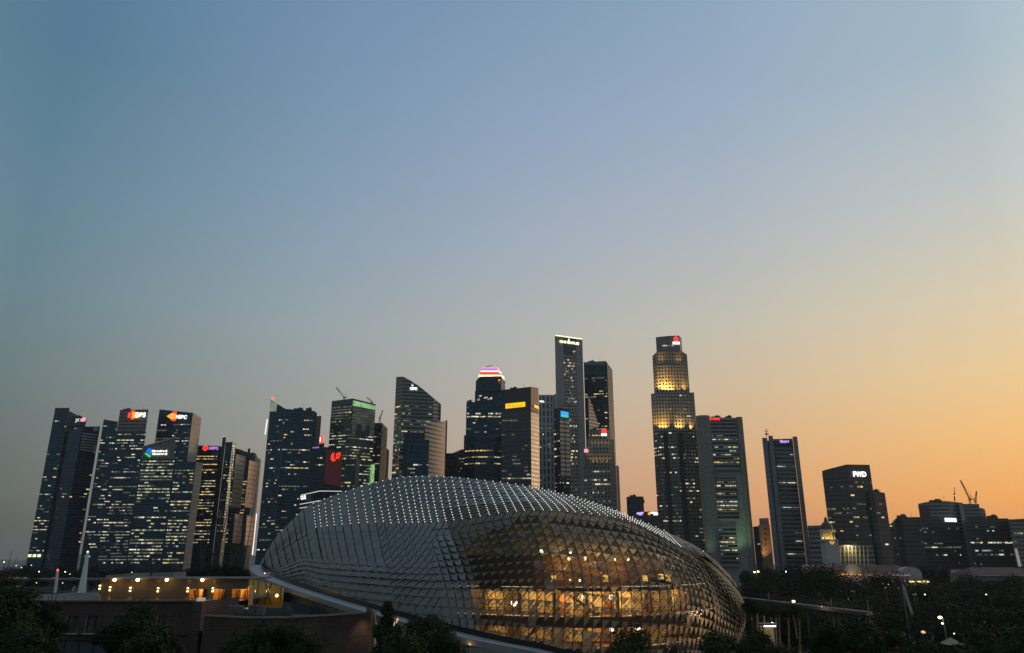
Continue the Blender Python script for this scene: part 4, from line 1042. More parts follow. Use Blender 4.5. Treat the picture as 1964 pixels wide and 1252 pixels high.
# point lamps along the roof ribs
DOT = emit('dot_lamp', (1, .98, .86), 1.1)
dots = []
for i in range(NC + 1):
    u = UPAR[i]
    if u < 2.95 or u > 9.2: continue
    vmax = 1.04 if u < 6.2 else 1.04 - .22 * (u - 6.2) / 3
    vmax = min(vmax, .98 if u < 4 else 1.04)
    nd = int(8 + 7 * min(1, max(0, (u - 3) / 1.6))) if u < 7 else 12
    for k in range(nd):
        v = .04 + (vmax - .04) * (k / (nd - 1.0)) ** .85
        p = surf(u, v); j = min(NR, max(0, sum(1 for x in VPAR if x < v)))
        dots.append(((p - cam.location).length, p + Nn[i][j] * .42))
dots.sort(key=lambda t: t[0])
dm = MB(); dm.ball((0, 0, 0), .095, 6, 4); dmd = dm.data('point_lamp', DOT)
for _, p in dots[:100]:
    o = bpy.data.objects.new('point_lamp', dmd); COL.objects.link(o); o.parent = dome; o.location = p - dome.location
m = MB()
for _, p in dots[100:]: m.ball(p, .10, 6, 4)
tag(m.build('point_lamps', DOT, dome), kind='stuff')
# inside: floors, warm walls, ceilings, lamps
WARM = plain('warm_plaster', (.62, .50, .30), .8, var=.18, scale=.2)
WARMD = plain('dark_timber', (.20, .10, .04), .7, var=.3, scale=.3)
def inner(u, v, d): return surf(u, v) + Vector((0, d, 0))
def ring(z, off, us):
    """plan line inside the shell at height z, off metres in from the glass"""
    out = []
    for u in us:
        lo, hi = 0.0, 4.0
        for _ in range(22):
            mid = (lo + hi) / 2
            if surf(u, mid).z > z: lo = mid
            else: hi = mid
        p = surf(u, hi); q = cr([c[0] for c in ctrl], u); d = Vector((q.x - p.x, q.y - p.y, 0)); d.normalize()
        out.append(Vector((p.x, p.y, z)) + d * off)
    return out
US = [4.7 + i * .25 for i in range(20)]
zl = [zof(1242, 113), zof(1182, 117), zof(1126, 121), zof(1062, 128)]
TH = .55
for zf in (zl[0] - .2, zl[1], zl[2]):
    a, b = ring(zf, 1.3, US), ring(zf, 13, US); m = MB()
    for k in range(len(US) - 1):
        m.face([a[k], a[k + 1], b[k + 1], b[k]]); lo = Vector((0, 0, -TH - (.9 if zf == zl[1] else 0)))
        m.face([a[k] + lo, a[k + 1] + lo, a[k + 1], a[k]]); m.face([b[k] + lo, b[k + 1] + lo, a[k + 1] + lo, a[k] + lo])
    m.build('floor_slab', WARMD, dome)
    e = ring(zf + .1, 1.15, US); m = MB()
    for k in range(len(US) - 1):
        if random.random() < .8: m.bar(e[k], e[k] + (e[k + 1] - e[k]) * random.uniform(.6, .95), .055, 4)
    m.build('edge_light', emit('edge_light', (1, .82, .55), .8), dome)
for zf, zt, mat, off in ((zl[0], zl[1] - 1.5, WARM, 9.5), (zl[1], zl[2] - .6, WARM, 8.5), (zl[2], zl[3] - .2, WARMD, 7)):
    a = ring(zf, off, US) if zf < zl[2] else ring(zt + 1.2, 1.6, US); m = MB()
    for k in range(len(US) - 1):
        bb = [Vector((a[q].x, a[q].y, zt)) for q in (k, k + 1)]
        m.wall(a[k], a[k + 1], zf, zt, zf, zt)
    m.build('hall_wall', mat, dome)
    for k in (range(1, len(US) - 1, 3) if zf < zl[2] else ()):
        m = MB(); p = a[k] + Vector((0, -.5, (zt - zf) * .45)); m.box(p, (1.5, .4, (zt - zf) * .9)); m.build('wall_panel', plain('timber_panel', (.24, .12, .045), .6), dome)
    if zf > zl[1]: continue
    for p in ring(zf, 3.2, US[::2]):
        m = MB(); m.bar(p, Vector((p.x, p.y, zt)), .3, 8); m.build('column', plain('column_plaster', (.5, .36, .18), .7), dome)
AMB = (1.0, .64, .25)
for zf, zt, e, off in ((zl[0], zl[1], 520, 5), (zl[1], zl[2], 400, 4.6), (zl[2], zl[3], 260, 4)):
    for u in [5.3 + .55 * k for k in range(8)]:
        if u > 9: continue
        p = ring(zf + (zt - zf) * .62, off, [u])[0]
        if zf == zl[2] and u < 6: continue
        lamp('POINT', p, e * (1.25 if 6 < u < 8 else .55), AMB, dome, .4)
RAIL = plain('rail_bronze', (.10, .06, .02), .4, .5)
for zf in (zl[1], zl[2]):
    e = ring(zf, 1.5, US); m = MB()
    for k in range(len(US) - 1):
        for h_ in (.55, 1.05): m.bar(e[k] + Vector((0, 0, h_)), e[k + 1] + Vector((0, 0, h_)), .04, 4, cap=False)
        for q in range(4):
            p = e[k] + (e[k + 1] - e[k]) * (q / 4); m.bar(p, p + Vector((0, 0, 1.05)), .03, 4, cap=False)
    m.build('railing', RAIL, dome)
for u_, dx in ((5.7, 5.2), (6.9, -5.5), (8.0, 4.8)):
    p0 = ring(zl[0] if u_ != 6.9 else zl[1], 4.5, [u_])[0]; rise = (zl[1] - zl[0]) if u_ != 6.9 else (zl[2] - zl[1]); m = MB(); n_ = 16
    for k in range(n_): m.box(p0 + Vector((dx * k / n_, .3, rise * (k + .5) / n_)), (abs(dx) / n_ + .05, 1.8, rise / n_ * .8))
    m.bar(p0 + Vector((0, -.6, .9)), p0 + Vector((dx, -.6, rise + .9)), .06); m.bar(p0 + Vector((0, -.6, -.1)), p0 + Vector((dx, -.6, rise - .1)), .14)
    m.build('staircase', plain('stair_stone', (.30, .22, .12), .6), dome)
LAMP = emit('hall_lamp', (1, .70, .28), 3.0); LAMPW = emit('hall_lamp_white', (1, .9, .65), 3.2)
for (x, y, d, r, mt) in ((1092, 1071, 124, .30, LAMP), (1123, 1071, 124, .30, LAMP), (1038, 1058, 130, .35, LAMPW), (1094, 1059, 127, .22, LAMPW), (1205, 1073, 126, .2, LAMPW), (1179, 1073, 126, .22, LAMP), (1119, 1145, 120, .32, LAMPW), (1172, 1145, 120, .36, LAMPW), (986, 1156, 121, .5, LAMPW), (1093, 1113, 123, .18, LAMPW), (1112, 1113, 123, .18, LAMPW), (1174, 1207, 116, .4, emit('cool_screen', (.85, .95, 1), 2.2)), (1221, 1206, 119, .22, LAMPW), (1226, 1206, 119, .2, LAMPW)):
    m = MB(); m.ball(at(x, y, d + 1.5), r, 8, 5); m.build('ceiling_lamp', mt, dome)
for (x, y, d, w, h) in ((1062, 1110, 121.5, 9, 11), (1162, 1109, 121.5, 9, 11), (1238, 1109, 123.5, 10, 10), (1268, 1106, 124.5, 9, 9), (1282, 1108, 125.3, 9, 10)):
    s = mppx(d); m = MB(); m.box(at(x, y, d + 2.2), (w * s, .2, h * s)); m.build('lit_niche', emit('niche_light', (1, .62, .14), 1.0), dome)
LIN_U = [4.9 + .2 * k for k in range(25)]; LIN_V = [.55 + .15 * k for k in range(10)]
def lin_pt(u, v): return surf(u, v) + Vector((0, 4.5, -3.2))
m = MB()
for ua, ub in zip(LIN_U, LIN_U[1:]):
    for va, vb in zip(LIN_V, LIN_V[1:]): m.face([lin_pt(ua, vb), lin_pt(ub, vb), lin_pt(ub, va), lin_pt(ua, va)])
m.build('hall_ceiling', plain('timber_ceiling', (.42, .30, .13), .7, var=.3, scale=.5), dome)
for k in range(7):  # lamps added between shell and ceiling so the gaps glow golden
    u = 5.3 + .6 * k; p = surf(u, 1.25) + Vector((0, 2.4, -1.9)); lamp('POINT', p, 62 if 6.4 < u < 8.3 else 16, (1, .72, .28), dome, .3)
    p = surf(u, .8) + Vector((0, 2.2, -1.7)); lamp('POINT', p, 30 if u > 6 else 8, (1, .74, .3), dome, .3)
# ------------------------------------------------------------------ sweeping rim canopy
RIM = [at(500, 1083, 178), at(488, 1084, 172), at(480, 1090, 165), at(484, 1097, 156), at(500, 1106, 146), at(530, 1119, 136), at(580, 1136, 127), at(640, 1155, 119), at(690, 1170, 113), at(740, 1184, 109), at(810, 1203, 105), at(888, 1222, 101), at(950, 1235, 99), at(1010, 1246, 98), at(1100, 1264, 97), at(1250, 1280, 99)]
rimp = [cr(RIM, k * (len(RIM) - 1) / 60) for k in range(61)]
root = empty('rim_canopy', (rimp[20].x, rimp[20].y, 0), 'pale sweeping canopy band curving round the foot of the dome', 'canopy')
def off_dir(k):
    a = rimp[min(k + 1, 60)] - rimp[max(k - 1, 0)]; d = Vector((a.y, -a.x, 0)); d.normalize(); return -d
m = MB(); m2 = MB()
for k in range(60):
    i0, i1 = off_dir(k), off_dir(k + 1); A, B = rimp[k], rimp[k + 1]; t = Vector((0, 0, .72)); w = 2.6
    m.face([A - t, B - t, B, A]); m.face([A, B, B + i1 * w + Vector((0, 0, .1)), A + i0 * w + Vector((0, 0, .1))])
    m2.face([A + i0 * w - t * .6, B + i1 * w - t * .6, B - t, A - t])
m.build('fascia', plain('pale_metal_fascia', (.22, .22, .22), .45, var=.1), root); m2.build('soffit', plain('timber_soffit', (.42, .27, .13), .6), root)
m = MB()
for k in range(4, 58):
    i0, i1 = off_dir(k) * 2.2, off_dir(k + 1) * 2.2
    A, B = rimp[k] + i0, rimp[k + 1] + i1
    m.face([A + Vector((0, 0, -.1)), B + Vector((0, 0, -.1)), B + Vector((0, 0, .75)), A + Vector((0, 0, .75))])
m.build('gutter_wall', BLACKM, root)
lamp('POINT', at(900, 1238, 100.5), 45, AMB, root, .3); lamp('POINT', at(960, 1248, 99.5), 60, AMB, root, .3); lamp('POINT', at(706, 1180, 112.4), 45, AMB, root, .2)
for (x, y, Y) in ((508, 1098, 150), (522, 1104, 145), (533, 1110, 141), (545, 1114, 138.5), (556, 1116, 136.5), (565, 1117, 135), (577, 1121, 133), (590, 1127, 131)):
    lamp('POINT', at(x, y + 3, Y + 4.4), 9, (1, .6, .2), root, .1)
    m = MB(); b = at(x, y + 2, Y + 2.6); m.ball(b, .17, 6, 4); m.bar(b - Vector((0, 0, .6)), b, .05); m.build('uplight', LAMP, root)
# wall under the canopy: glazed to the left, slatted to the right
root = empty('canopy_pavilion', (at(560, 1150, 140).x, 140, 0), 'beige slatted wall with an amber lit glass end under the pale canopy', 'pavilion')
m = MB(); mg = MB(); ml = MB()
zb_ = zof(1177, 112)
SLAT = NT('beige_slats'); u_, v_ = SLAT.uv(); fr = SLAT.math('FRACT', SLAT.math('MULTIPLY', u_, 1.6)); SLAT.set(Base_Color=SLAT.mix(SLAT.math('LESS_THAN', fr, .25), (.28, .23, .17), (.12, .095, .07)), Roughness=.7)
uu = 0
for k in range(9, 34):
    i0, i1 = off_dir(k) * 1.5, off_dir(k + 1) * 1.5
    A, B = rimp[k] + i0 - Vector((0, 0, .75)), rimp[k + 1] + i1 - Vector((0, 0, .75))
    lowA, lowB = min(zb_ + .4, A.z - .05), min(zb_ + .4, B.z - .05)
    if k >= 17: uu = m.wall(A, B, lowA, A.z, lowB, B.z, 0, uu)
m.build('slatted_wall', SLAT.mat, root)
gw = [at(470, 1107, 128), at(505, 1112, 126), at(540, 1124, 124)]
for k in range(2): mg.wall(gw[k], gw[k + 1], zof(1160, 126), gw[k].z, zof(1160, 126), gw[k + 1].z)
mg.build('glass_wall', gl.mat, root)
m = MB()
for (xa, ya, xb, yb) in ((474, 1108, 470, 1158), (486, 1109, 489, 1158), (497, 1111, 492, 1158), (508, 1113, 520, 1160), (522, 1116, 506, 1158), (540, 1122, 538, 1160)): m.bar(at(xa, ya, 125.5), at(xb, yb, 125.5), .13)
m.build('raking_mullion', plain('mullion', (.3, .22, .1), .5), root)
m = MB(); a, b = at(468, 1106, 132), at(545, 1126, 130); m.wall(a, b, zof(1165, 131), a.z, zof(1165, 131), b.z); m.build('rear_wall', plain('yellow_plaster', (.5, .36, .14), .8), root)
for (x, y) in ((480, 1135), (500, 1140), (520, 1143)): lamp('POINT', at(x, y, 129), 22, (1, .62, .18), root, .3)
for (x, y) in ((487, 1134), (514, 1133), (531, 1142)):
    m = MB(); m.ball(at(x, y, 127.5), .28, 6, 4); m.build('hanging_lamp', LAMP, root)
# ------------------------------------------------------------------ brick mall block with roof terrace
BR = NT('brown_brick'); u_, v_ = BR.uv()
bt = BR.n('ShaderNodeTexBrick'); BR.t.links.new(BR.xyz(u_, v_), bt.inputs[0]); bt.inputs['Scale'].default_value = 1.0
bt.inputs['Color1'].default_value = (.075, .042, .032, 1); bt.inputs['Color2'].default_value = (.05, .03, .025, 1); bt.inputs['Mortar'].default_value = (.065, .055, .05, 1)
bt.inputs['Brick Width'].default_value = .9; bt.inputs['Row Height'].default_value = .35; bt.inputs['Mortar Size'].default_value = .03
bn = BR.noise(BR.pos(), .35, 5); bk_ = BR.ramp(bn, .3, .7, .65, 1.35)
BR.set(Base_Color=BR.mix(1.0, bt.outputs[0], BR.xyz(bk_, bk_, bk_), 'MULTIPLY'), Roughness=.8); BR.bump(bt.outputs['Fac'], .3, .03)
BRICK = BR.mat
Yw = 95.0
mall = empty('brick_mall', (at(200, 1200, Yw).x, Yw, 0), 'brown brick building with paired windows below the roof terrace', 'building')
zp = zof(1153, Yw); xl = at(-260, 1160, Yw).x; xr = at(392, 1160, Yw).x
WIN = [(20, 40), (58, 79), (126, 152), (164, 192), (214, 236), (252, 274), (300, 322)]
zt, zb = zof(1181, Yw), zof(1213, Yw); zt2, zb2 = zof(1227, Yw), zof(1262, Yw)
m = MB()
def wallx(x0, x1, z0, z1, y=Yw): m.wall((x0, y), (x1, y), z0, z1, z0, z1, 0, x0)
wallx(xl, xr, zt, zp); wallx(xl, xr, zb2 - 3, zb2) if False else None
wx = [(at(a, 1197, Yw).x, at(b, 1197, Yw).x) for a, b in WIN]
cur = xl
for a, b in wx: wallx(cur, a, zb, zt); cur = b
wallx(cur, xr, zb, zt); wallx(xl, xr, zt2, zb)
xb2 = at(205, 1240, Yw).x
wallx(xb2, xr, 0, zt2); wallx(xl, xb2, 0, zb2)
# recess reveals and roof slab, rear
m.face([(xl, Yw, zp), (xr, Yw, zp), (xr, Yw + .5, zp), (xl, Yw + .5, zp)])
m.face([(xr, Yw, 0), (xr, Yw + 12, 0), (xr, Yw + 12, zp), (xr, Yw, zp)])
m.build('front_wall', BRICK, mall)
GLS = plain('pale_window_glass', (.10, .105, .10), .12, var=.3)
FRM = plain('window_frame_dark', (.03, .03, .03), .5)
for a, b in wx:
    m = MB(); m.face([(a, Yw + .35, zb), (b, Yw + .35, zb), (b, Yw + .35, zt), (a, Yw + .35, zt)]); w = m.build('window', GLS, mall)
    m = MB(); c = (a + b) / 2
    for x in (a + .06, c, b - .06): m.box((x, Yw + .25, (zb + zt) / 2), (.14 if x != c else .3, .12, zt - zb))
    for z in (zb + .06, (zb + zt) / 2, zt - .06): m.box((c, Yw + .22, z), (b - a, .1, .12))
    m.build('frame', FRM, w)
    m = MB(); m.box((c, Yw - .05, zb - .1), (b - a + .3, .5, .14)); m.build('sill', CONC, w)
m = MB(); m.face([(xl, Yw + .4, zb2), (xb2, Yw + .4, zb2), (xb2, Yw + .4, zt2), (xl, Yw + .4, zt2)]); w = m.build('shop_glazing', plain('blue_grey_glazing', (.05, .07, .10), .1), mall)
m = MB()
for k in range(14):
    x = xb2 - .1 - k * 1.7; m.box((x, Yw + .3, (zb2 + zt2) / 2), (.1, .1, zt2 - zb2))
m.build('mullion', FRM, w)
m = MB(); m.box(((xl + xr) / 2, Yw - .06, zp + .06), (xr - xl, .5, .16)); m.build('coping', plain('coping_stone', (.16, .12, .10), .7), mall)
m = MB(); m.box(((xl + xr) / 2, Yw - .1, (zt2 + zb) / 2 + .3), (xr - xl, .35, .35)); m.build('string_course', BRICK, mall)
zr = zp - .55
m = MB(); m.face([(xl, Yw + .5, zr), (xr, Yw + .5, zr), (xr - 2, Yw + 60, zr), (xl, Yw + 60, zr)]); m.build('roof_terrace', plain('terrace_paving', (.08, .075, .07), .7), mall)
# corner pier
xa, xb = at(374, 1160, Yw - 1).x, at(392, 1160, Yw - 1).x
m = MB(); m.box(((xa + xb) / 2, Yw - .9, zp / 2), (xb - xa, 1.6, zp + .1)); m.build('corner_pier', BRICK, mall)
m = MB(); m.box(((xa + xb) / 2 + .1, Yw - 1, zp + .25), ((xb - xa) * .6, 1.0, .35)); m.build('pier_light', emit('pier_light', (.9, .8, .65), .35), mall)
# right hand lower brick wing
Yr = 90.0
wing = empty('brick_wing', (at(550, 1220, Yr).x, Yr, 0), 'plain brown brick wall with a rounded corner, in front of the canopy', 'building')
ptop = [(392, 1180), (470, 1184), (560, 1184), (640, 1179), (700, 1175)]
m = MB(); uu = 0; W_ = []
for (x0, y0), (x1, y1) in zip(ptop, ptop[1:]):
    a, b = at(x0, y0, Yr + (x0 - 392) * .016), at(x1, y1, Yr + (x1 - 392) * .016); uu = m.wall(a, b, 0, a.z, 0, b.z, 0, uu); W_.append((a, b))
a = W_[-1][1]
pc = [(a.x, a.y)]
for k in range(1, 7): pc.append((a.x + 1.0 * math.sin(R(15 * k)), a.y + 1.0 * (1 - math.cos(R(15 * k)))))
for p0, p1 in zip(pc, pc[1:]): uu = m.wall(p0, p1, 0, a.z, 0, a.z, 0, uu)
uu = m.wall(pc[-1], (pc[-1][0] - 3.6, pc[-1][1] + 14), 0, a.z, 0, a.z, 0, uu)
m.build('front_wall', BRICK, wing)
m = MB()
for p0, p1 in W_: m.bar(p0 + Vector((0, -.05, .02)), p1 + Vector((0, -.05, .02)), .13)
m.build('coping', plain('wing_coping', (.22, .18, .14), .7), wing)
m = MB(); c = (pc[-1][0] + .18, pc[-1][1] - .1)
m.bar((c[0], c[1], 2), (c[0], c[1], a.z - .8), .13, 8); m.bar((c[0], c[1], a.z - .8), (c[0] - .3, c[1] + .2, a.z + .25), .13, 8); m.build('downpipe', plain('pale_pipe', (.45, .36, .26), .5), wing)
lamp('SPOT', at(697, 1174, Yr + 3.4), 160, AMB, wing, .15, at(696, 1215, Yr + 4.6), 70)
m = MB()
for k in range(4): m.box(at(445 + k * 12 if k < 2 else 468 + k * 9, 1168 + k, Yr + 12), (1.0, 1.0, .9))
zz = zof(1178, Yr + 12)
m = MB(); a_, b_ = at(392, 1165, 103), at(560, 1172, 110)
m.wall(a_, b_, zz - 2, a_.z, zz - 2, b_.z); m.build('roof_parapet', CONC_D, wing)
for k in range(4):
    p = at((446, 459, 485, 500)[k], (1169, 1169, 1168, 1170)[k], 99.5)
    m = MB(); m.box(p, (.9, .8, .95)); o = m.build('air_unit', plain('air_unit_metal', (.10, .10, .10), .5), wing)
    m = MB(); m.lathe(p + Vector((0, -.42, 0)), [(.01, 0), (.3, 0), (.3, .01)], 10)
m = MB(); m.face([(at(385, 1180, 92).x, 92.5, zz - 1.2), (at(700, 1180, 92).x, 95.5, zz - 1.2), (at(720, 1180, 120).x, 122, zz - 1.2), (at(385, 1180, 120).x, 122, zz - 1.2)]); m.build('flat_roof', CONC_D, wing)
# ------------------------------------------------------------------ roof pavilion with floodlights
Yp = 112.0
pav = empty('roof_pavilion', (at(330, 1130, Yp).x, Yp, zr), 'low tan pavilion on the brick roof with four floodlights and amber lit windows', 'pavilion')
xa, xb = at(191, 1130, Yp).x, at(476, 1130, Yp).x
zt_ = zof(1111, Yp)
TAN = plain('tan_render', (.13, .085, .045), .75, var=.15, scale=.8)
m = MB(); op = [(at(a, 1140, Yp).x, at(b, 1140, Yp).x) for a, b in ((362, 396), (409, 432), (444, 474))]
zo0, zo1 = zof(1151, Yp), zof(1129, Yp)
cur = xa
for a, b in op: m.wall((cur, Yp), (a, Yp), zo0 - 2, zo1, zo0 - 2, zo1, 0, cur); cur = b
m.wall((cur, Yp), (xb, Yp), zo0 - 2, zo1, zo0 - 2, zo1, 0, cur); m.wall((xa, Yp), (xb, Yp), zo1, zt_, zo1, zt_, 0, xa)
m.face([(xa, Yp + 9, zr), (xa, Yp, zr), (xa, Yp, zt_), (xa, Yp + 9, zt_)])
m.build('facade', TAN, pav)
m = MB(); m.box(((xa + xb) / 2, Yp + 4.4, zt_ + .1), (xb - xa + .6, 9.6, .24)); m.build('roof_slab', plain('pavilion_roof', (.13, .125, .12), .7), pav)
for n_, (a, b) in enumerate(op):
    m = MB(); m.wall((a - 1.6, Yp + .3), (a - 1.6, Yp + 2.2), zo0 - 1, zo1 + .3, zo0 - 1, zo1 + .3); m.wall((a - 1.6, Yp + 2.2), (b + .2, Yp + 2.2), zo0 - 1, zo1 + .3, zo0 - 1, zo1 + .3); m.wall((b + .2, Yp + 2.2), (b + .2, Yp + .2), zo0 - 1, zo1 + .3, zo0 - 1, zo1 + .3); m.build('room_wall', plain('amber_room', (.55, .33, .12), .8, var=.25, scale=1.2), pav)
    m = MB()
    for k in range(3):
        x = a + (b - a) * (.2 + .3 * k); m.box((x, Yp + 1.9, zo0 + .5), ((b - a) * .12, .3, 1.6))
    m.build('cabinet', plain('cabinet_wood', (.2, .09, .03), .6), pav)
    m = MB()
    for x in (a, (a + b) / 2, b): m.box((x, Yp - .02, (zo0 + zo1) / 2), (.09, .1, zo1 - zo0))
    for z in (zo0, zo1): m.box(((a + b) / 2, Yp - .015, z), (b - a, .08, .08))
    m.build('window_frame', FRM, pav)
    lamp('POINT', ((a + b) / 2, Yp + 1.0, zo1 - .15), (170, 170, 110)[n_], (1, .56, .16), pav, .2)
FLOOD = emit('floodlight_glow', (1, .66, .24), 12.0)
for x in (220, 264, 320, 388):
    p = at(x, 1112, Yp - .9); m = MB(); m.ball(p, .25, 8, 5, sq=.8); f = m.build('floodlight', FLOOD, pav)
    m = MB(); m.bar(p + Vector((0, .2, -.2)), p + Vector((0, .9, -.35)), .04); m.build('bracket', STEEL_D, f)
    lamp('POINT', p + Vector((0, -.25, -.1)), 20, (1, .52, .15), pav, .2)
for x, y in ((191.5, 1126), (211, 1129), (250, 1130), (303, 1131), (360, 1131), (408, 1131)):
    p = at(x, y, Yp - .2); m = MB(); m.box(p, (.3, .28, .16)); s_ = m.build('wall_sconce', BLACKM, pav)
    m = MB(); m.box(p + Vector((0, -.02, .2)), (.2, .2, .2)); m.box(p + Vector((0, -.02, -.2)), (.2, .2, .2)); m.build('glow', emit('sconce_glow', (1, .75, .35), 3.0), s_)
    for dz in (.34, -.34): lamp('SPOT', p + Vector((0, -.12, dz)), 85, (1, .56, .18), pav, .05, p + Vector((0, .12, dz * 8)), 50)
m = MB(); a, b = at(203, 1103, 122), at(255, 1099, 122); m.prism([(a.x, 122), (b.x, 122), (b.x, 128), (a.x, 128)], zr, [a.z, b.z, b.z, a.z]); m.build('roof_plant', plain('plant_box', (.2, .2, .2), .7), pav)
m = MB(); a, b = at(292, 1098, 124), at(332, 1097, 124); m.prism([(a.x, 124), (b.x, 124), (b.x, 129), (a.x, 129)], zr, [a.z, b.z, b.z, a.z]); m.build('roof_plant', plain('plant_box', (.2, .2, .2), .7), pav)
# left terrace structures
ter = empty('roof_terrace_ramp', (at(100, 1145, 125).x, 125, zr), 'long low pinkish terrace wall at the left, behind the brick roof', 'wall')
m = MB(); a, b = at(-60, 1133, 140), at(194, 1134, 140); m.prism([(a.x, 140), (b.x, 140), (b.x, 141), (a.x, 141)], zr, [a.z, b.z, b.z, a.z]); m.build('parapet', plain('pink_render', (.10, .07, .06), .75), ter)
m = MB(); a, b = at(-60, 1128, 150), at(104, 1126, 150); m.prism([(a.x, 150), (b.x, 150), (b.x, 152), (a.x, 152)], zr, [a.z, b.z, b.z, a.z]); m.build('rear_parapet', plain('tan_render_b', (.10, .08, .065), .75), ter)
for (xt, yt, xb_, wb, lab) in ((168, 1060, 156.5, 11, 'tall white tapering mast on the terrace, with a small lamp at its tip'), (110.5, 1095, 106, 4.5, 'short white tapering mast on the terrace, left of the tall one')):
    Ym = 134; t_, b_ = at(xt, yt, Ym), at(xb_, 1137, Ym); m = MB(); s = mppx(Ym)
    r = empty('tapering_mast', b_, lab, 'mast'); m.bar(b_, t_, wb * s * .62, 8, 2.2 * s); m.build('shaft', WHITEP, r, False)
    m = MB(); m.ball(t_ + Vector((0, 0, .15)), .2, 6, 4); m.build('tip_lamp', LED if wb > 5 else REDL, r)
# ------------------------------------------------------------------ trees
def leaf_mat(name, a, b):
    t = NT(name); f = t.noise(t.pos(), .35, 5); g2 = t.noise(t.pos(), 2.5, 3)
    t.set(Base_Color=t.mix(t.ramp(t.math('ADD', t.math('MULTIPLY', f, .7), t.math('MULTIPLY', g2, .3)), .35, .65), a, b), Roughness=.6); t.b.inputs['Specular IOR Level'].default_value = .08
    return t.mat
LEAF = leaf_mat('dark_leaves', (.006, .013, .006), (.018, .030, .011))
LEAFN = leaf_mat('near_leaves', (.008, .020, .007), (.030, .055, .018))
LEAFNB = leaf_mat('near_olive_leaves', (.012, .020, .007), (.036, .052, .016))
LEAFB = leaf_mat('olive_leaves', (.008, .014, .006), (.022, .030, .011))
BARK = plain('bark', (.05, .04, .03), .9)
def crown(seed, w, h, nclump, nleaf, leaf, cone=0.0):
    """leaf clumps spread through the crown; unit space, base of crown at 0, top at h"""
    rnd = random.Random(seed); V = []; F = []
    cl = []
    for _ in range(nclump):
        while True:
            p = Vector((rnd.uniform(-1, 1), rnd.uniform(-1, 1), rnd.uniform(-1, 1)))
            if p.length < 1: break
        zz = p.z * .5 + .5
        k = (1 - cone * zz) * (.82 if zz < .3 else 1)
        cl.append((Vector((p.x * w * .40 * k, p.y * w * .40 * k, zz * h * .82 + h * .08)), rnd.uniform(.13, .24) * w * (1 - .5 * cone * zz)))
    per = nleaf // nclump
    for c, r in cl:
        for _ in range(per):
            d = Vector((rnd.gauss(0, 1), rnd.gauss(0, 1), rnd.gauss(0, .8))); d.normalize()
            p = c + d * r * (rnd.random() ** .35) * Vector((1, 1, .75)).length / 1.6
            n = (d + Vector((rnd.gauss(0, .7), rnd.gauss(0, .7), rnd.gauss(.4, .5)))).normalized()
            t = n.orthogonal().normalized(); t = Matrix.Rotation(rnd.uniform(0, 6.3), 3, n) @ t; b = n.cross(t)
            s = leaf * rnd.uniform(.6, 1.3); i = len(V)
            V += [p - t * s, p - b * s * .5, p + t * s, p + b * s * .5]; F.append((i, i + 1, i + 2, i + 3))
    me = bpy.data.meshes.new('crown'); me.from_pydata([tuple(v) for v in V], [], F); me.update()
    return me
def trunk_mesh(seed, h, w, r):
    rnd = random.Random(seed); m = MB(); p = Vector((0, 0, 0)); q = Vector((rnd.uniform(-.3, .3), rnd.uniform(-.3, .3), h))
    m.bar(p, q, r, 8, r * .65)
    for k in range(6):
        a = 2 * math.pi * k / 6 + rnd.uniform(-.4, .4); e = Vector((math.cos(a) * w * rnd.uniform(.2, .34), math.sin(a) * w * rnd.uniform(.2, .34), h + w * rnd.uniform(.15, .5)))
        m.bar(q - Vector((0, 0, rnd.uniform(0, .15) * h)), e, r * .45, 5, r * .12)
    return m.data('trunk', BARK)
KIND = {}
def tree_kind(k, w, h, th, ncl, nl, leaf, mat, cone=0.0, r=.3):
    me = crown(hash(k) % 1000 if isinstance(k, int) else sum(map(ord, k)), w, h, ncl, nl, leaf, cone); me.materials.append(mat)
    KIND[k] = (me, trunk_mesh(len(KIND), th + h * .25, w, r), w, h, th)
for i, s in enumerate(('near_a', 'near_b', 'near_c')): tree_kind(s, 8, (8, 9.5, 7.5)[i], 10, 24, 9500, .21, LEAFN if i != 1 else LEAFNB)
tree_kind('near_cone', 7, 11, 8, 30, 8000, .20, LEAFN, .75)
for i, s in enumerate(('rain_a', 'rain_b', 'rain_c')): tree_kind(s, 22, (9, 10, 11)[i], 6, 40, 13000, .36, LEAF if i else LEAFB, 0, .6)
for i, s in enumerate(('far_a', 'far_b')): tree_kind(s, 16, 11, 5, 24, 3500, .6, LEAF, 0, .5)
TREES = bpy.data.objects
def tree(kind, px, py, wpx, Y, label, group=None, name='broadleaf_tree', stretch=1.0):
    me, tm, w, h, th = KIND[kind]
    top = at(px, py, Y); s = wpx * mppx(Y) / w
    hh = h * s * stretch
    zc = top.z - hh
    if zc < 1.5: zc = 1.5; hh = top.z - zc
    r = empty(name, (top.x, top.y, 0), label, 'tree', group)
    c = bpy.data.objects.new('crown', me); t = bpy.data.objects.new('trunk', tm)
    for o in (c, t): COL.objects.link(o); o.parent = r
    a = random.uniform(0, 6.28)
    c.location = (0, 0, zc); c.scale = (s, s, hh / h); c.rotation_euler = (0, 0, a)
    t.scale = (s, s, (zc + hh * .25) / (th + h * .25)); t.rotation_euler = (0, 0, a)
    return r
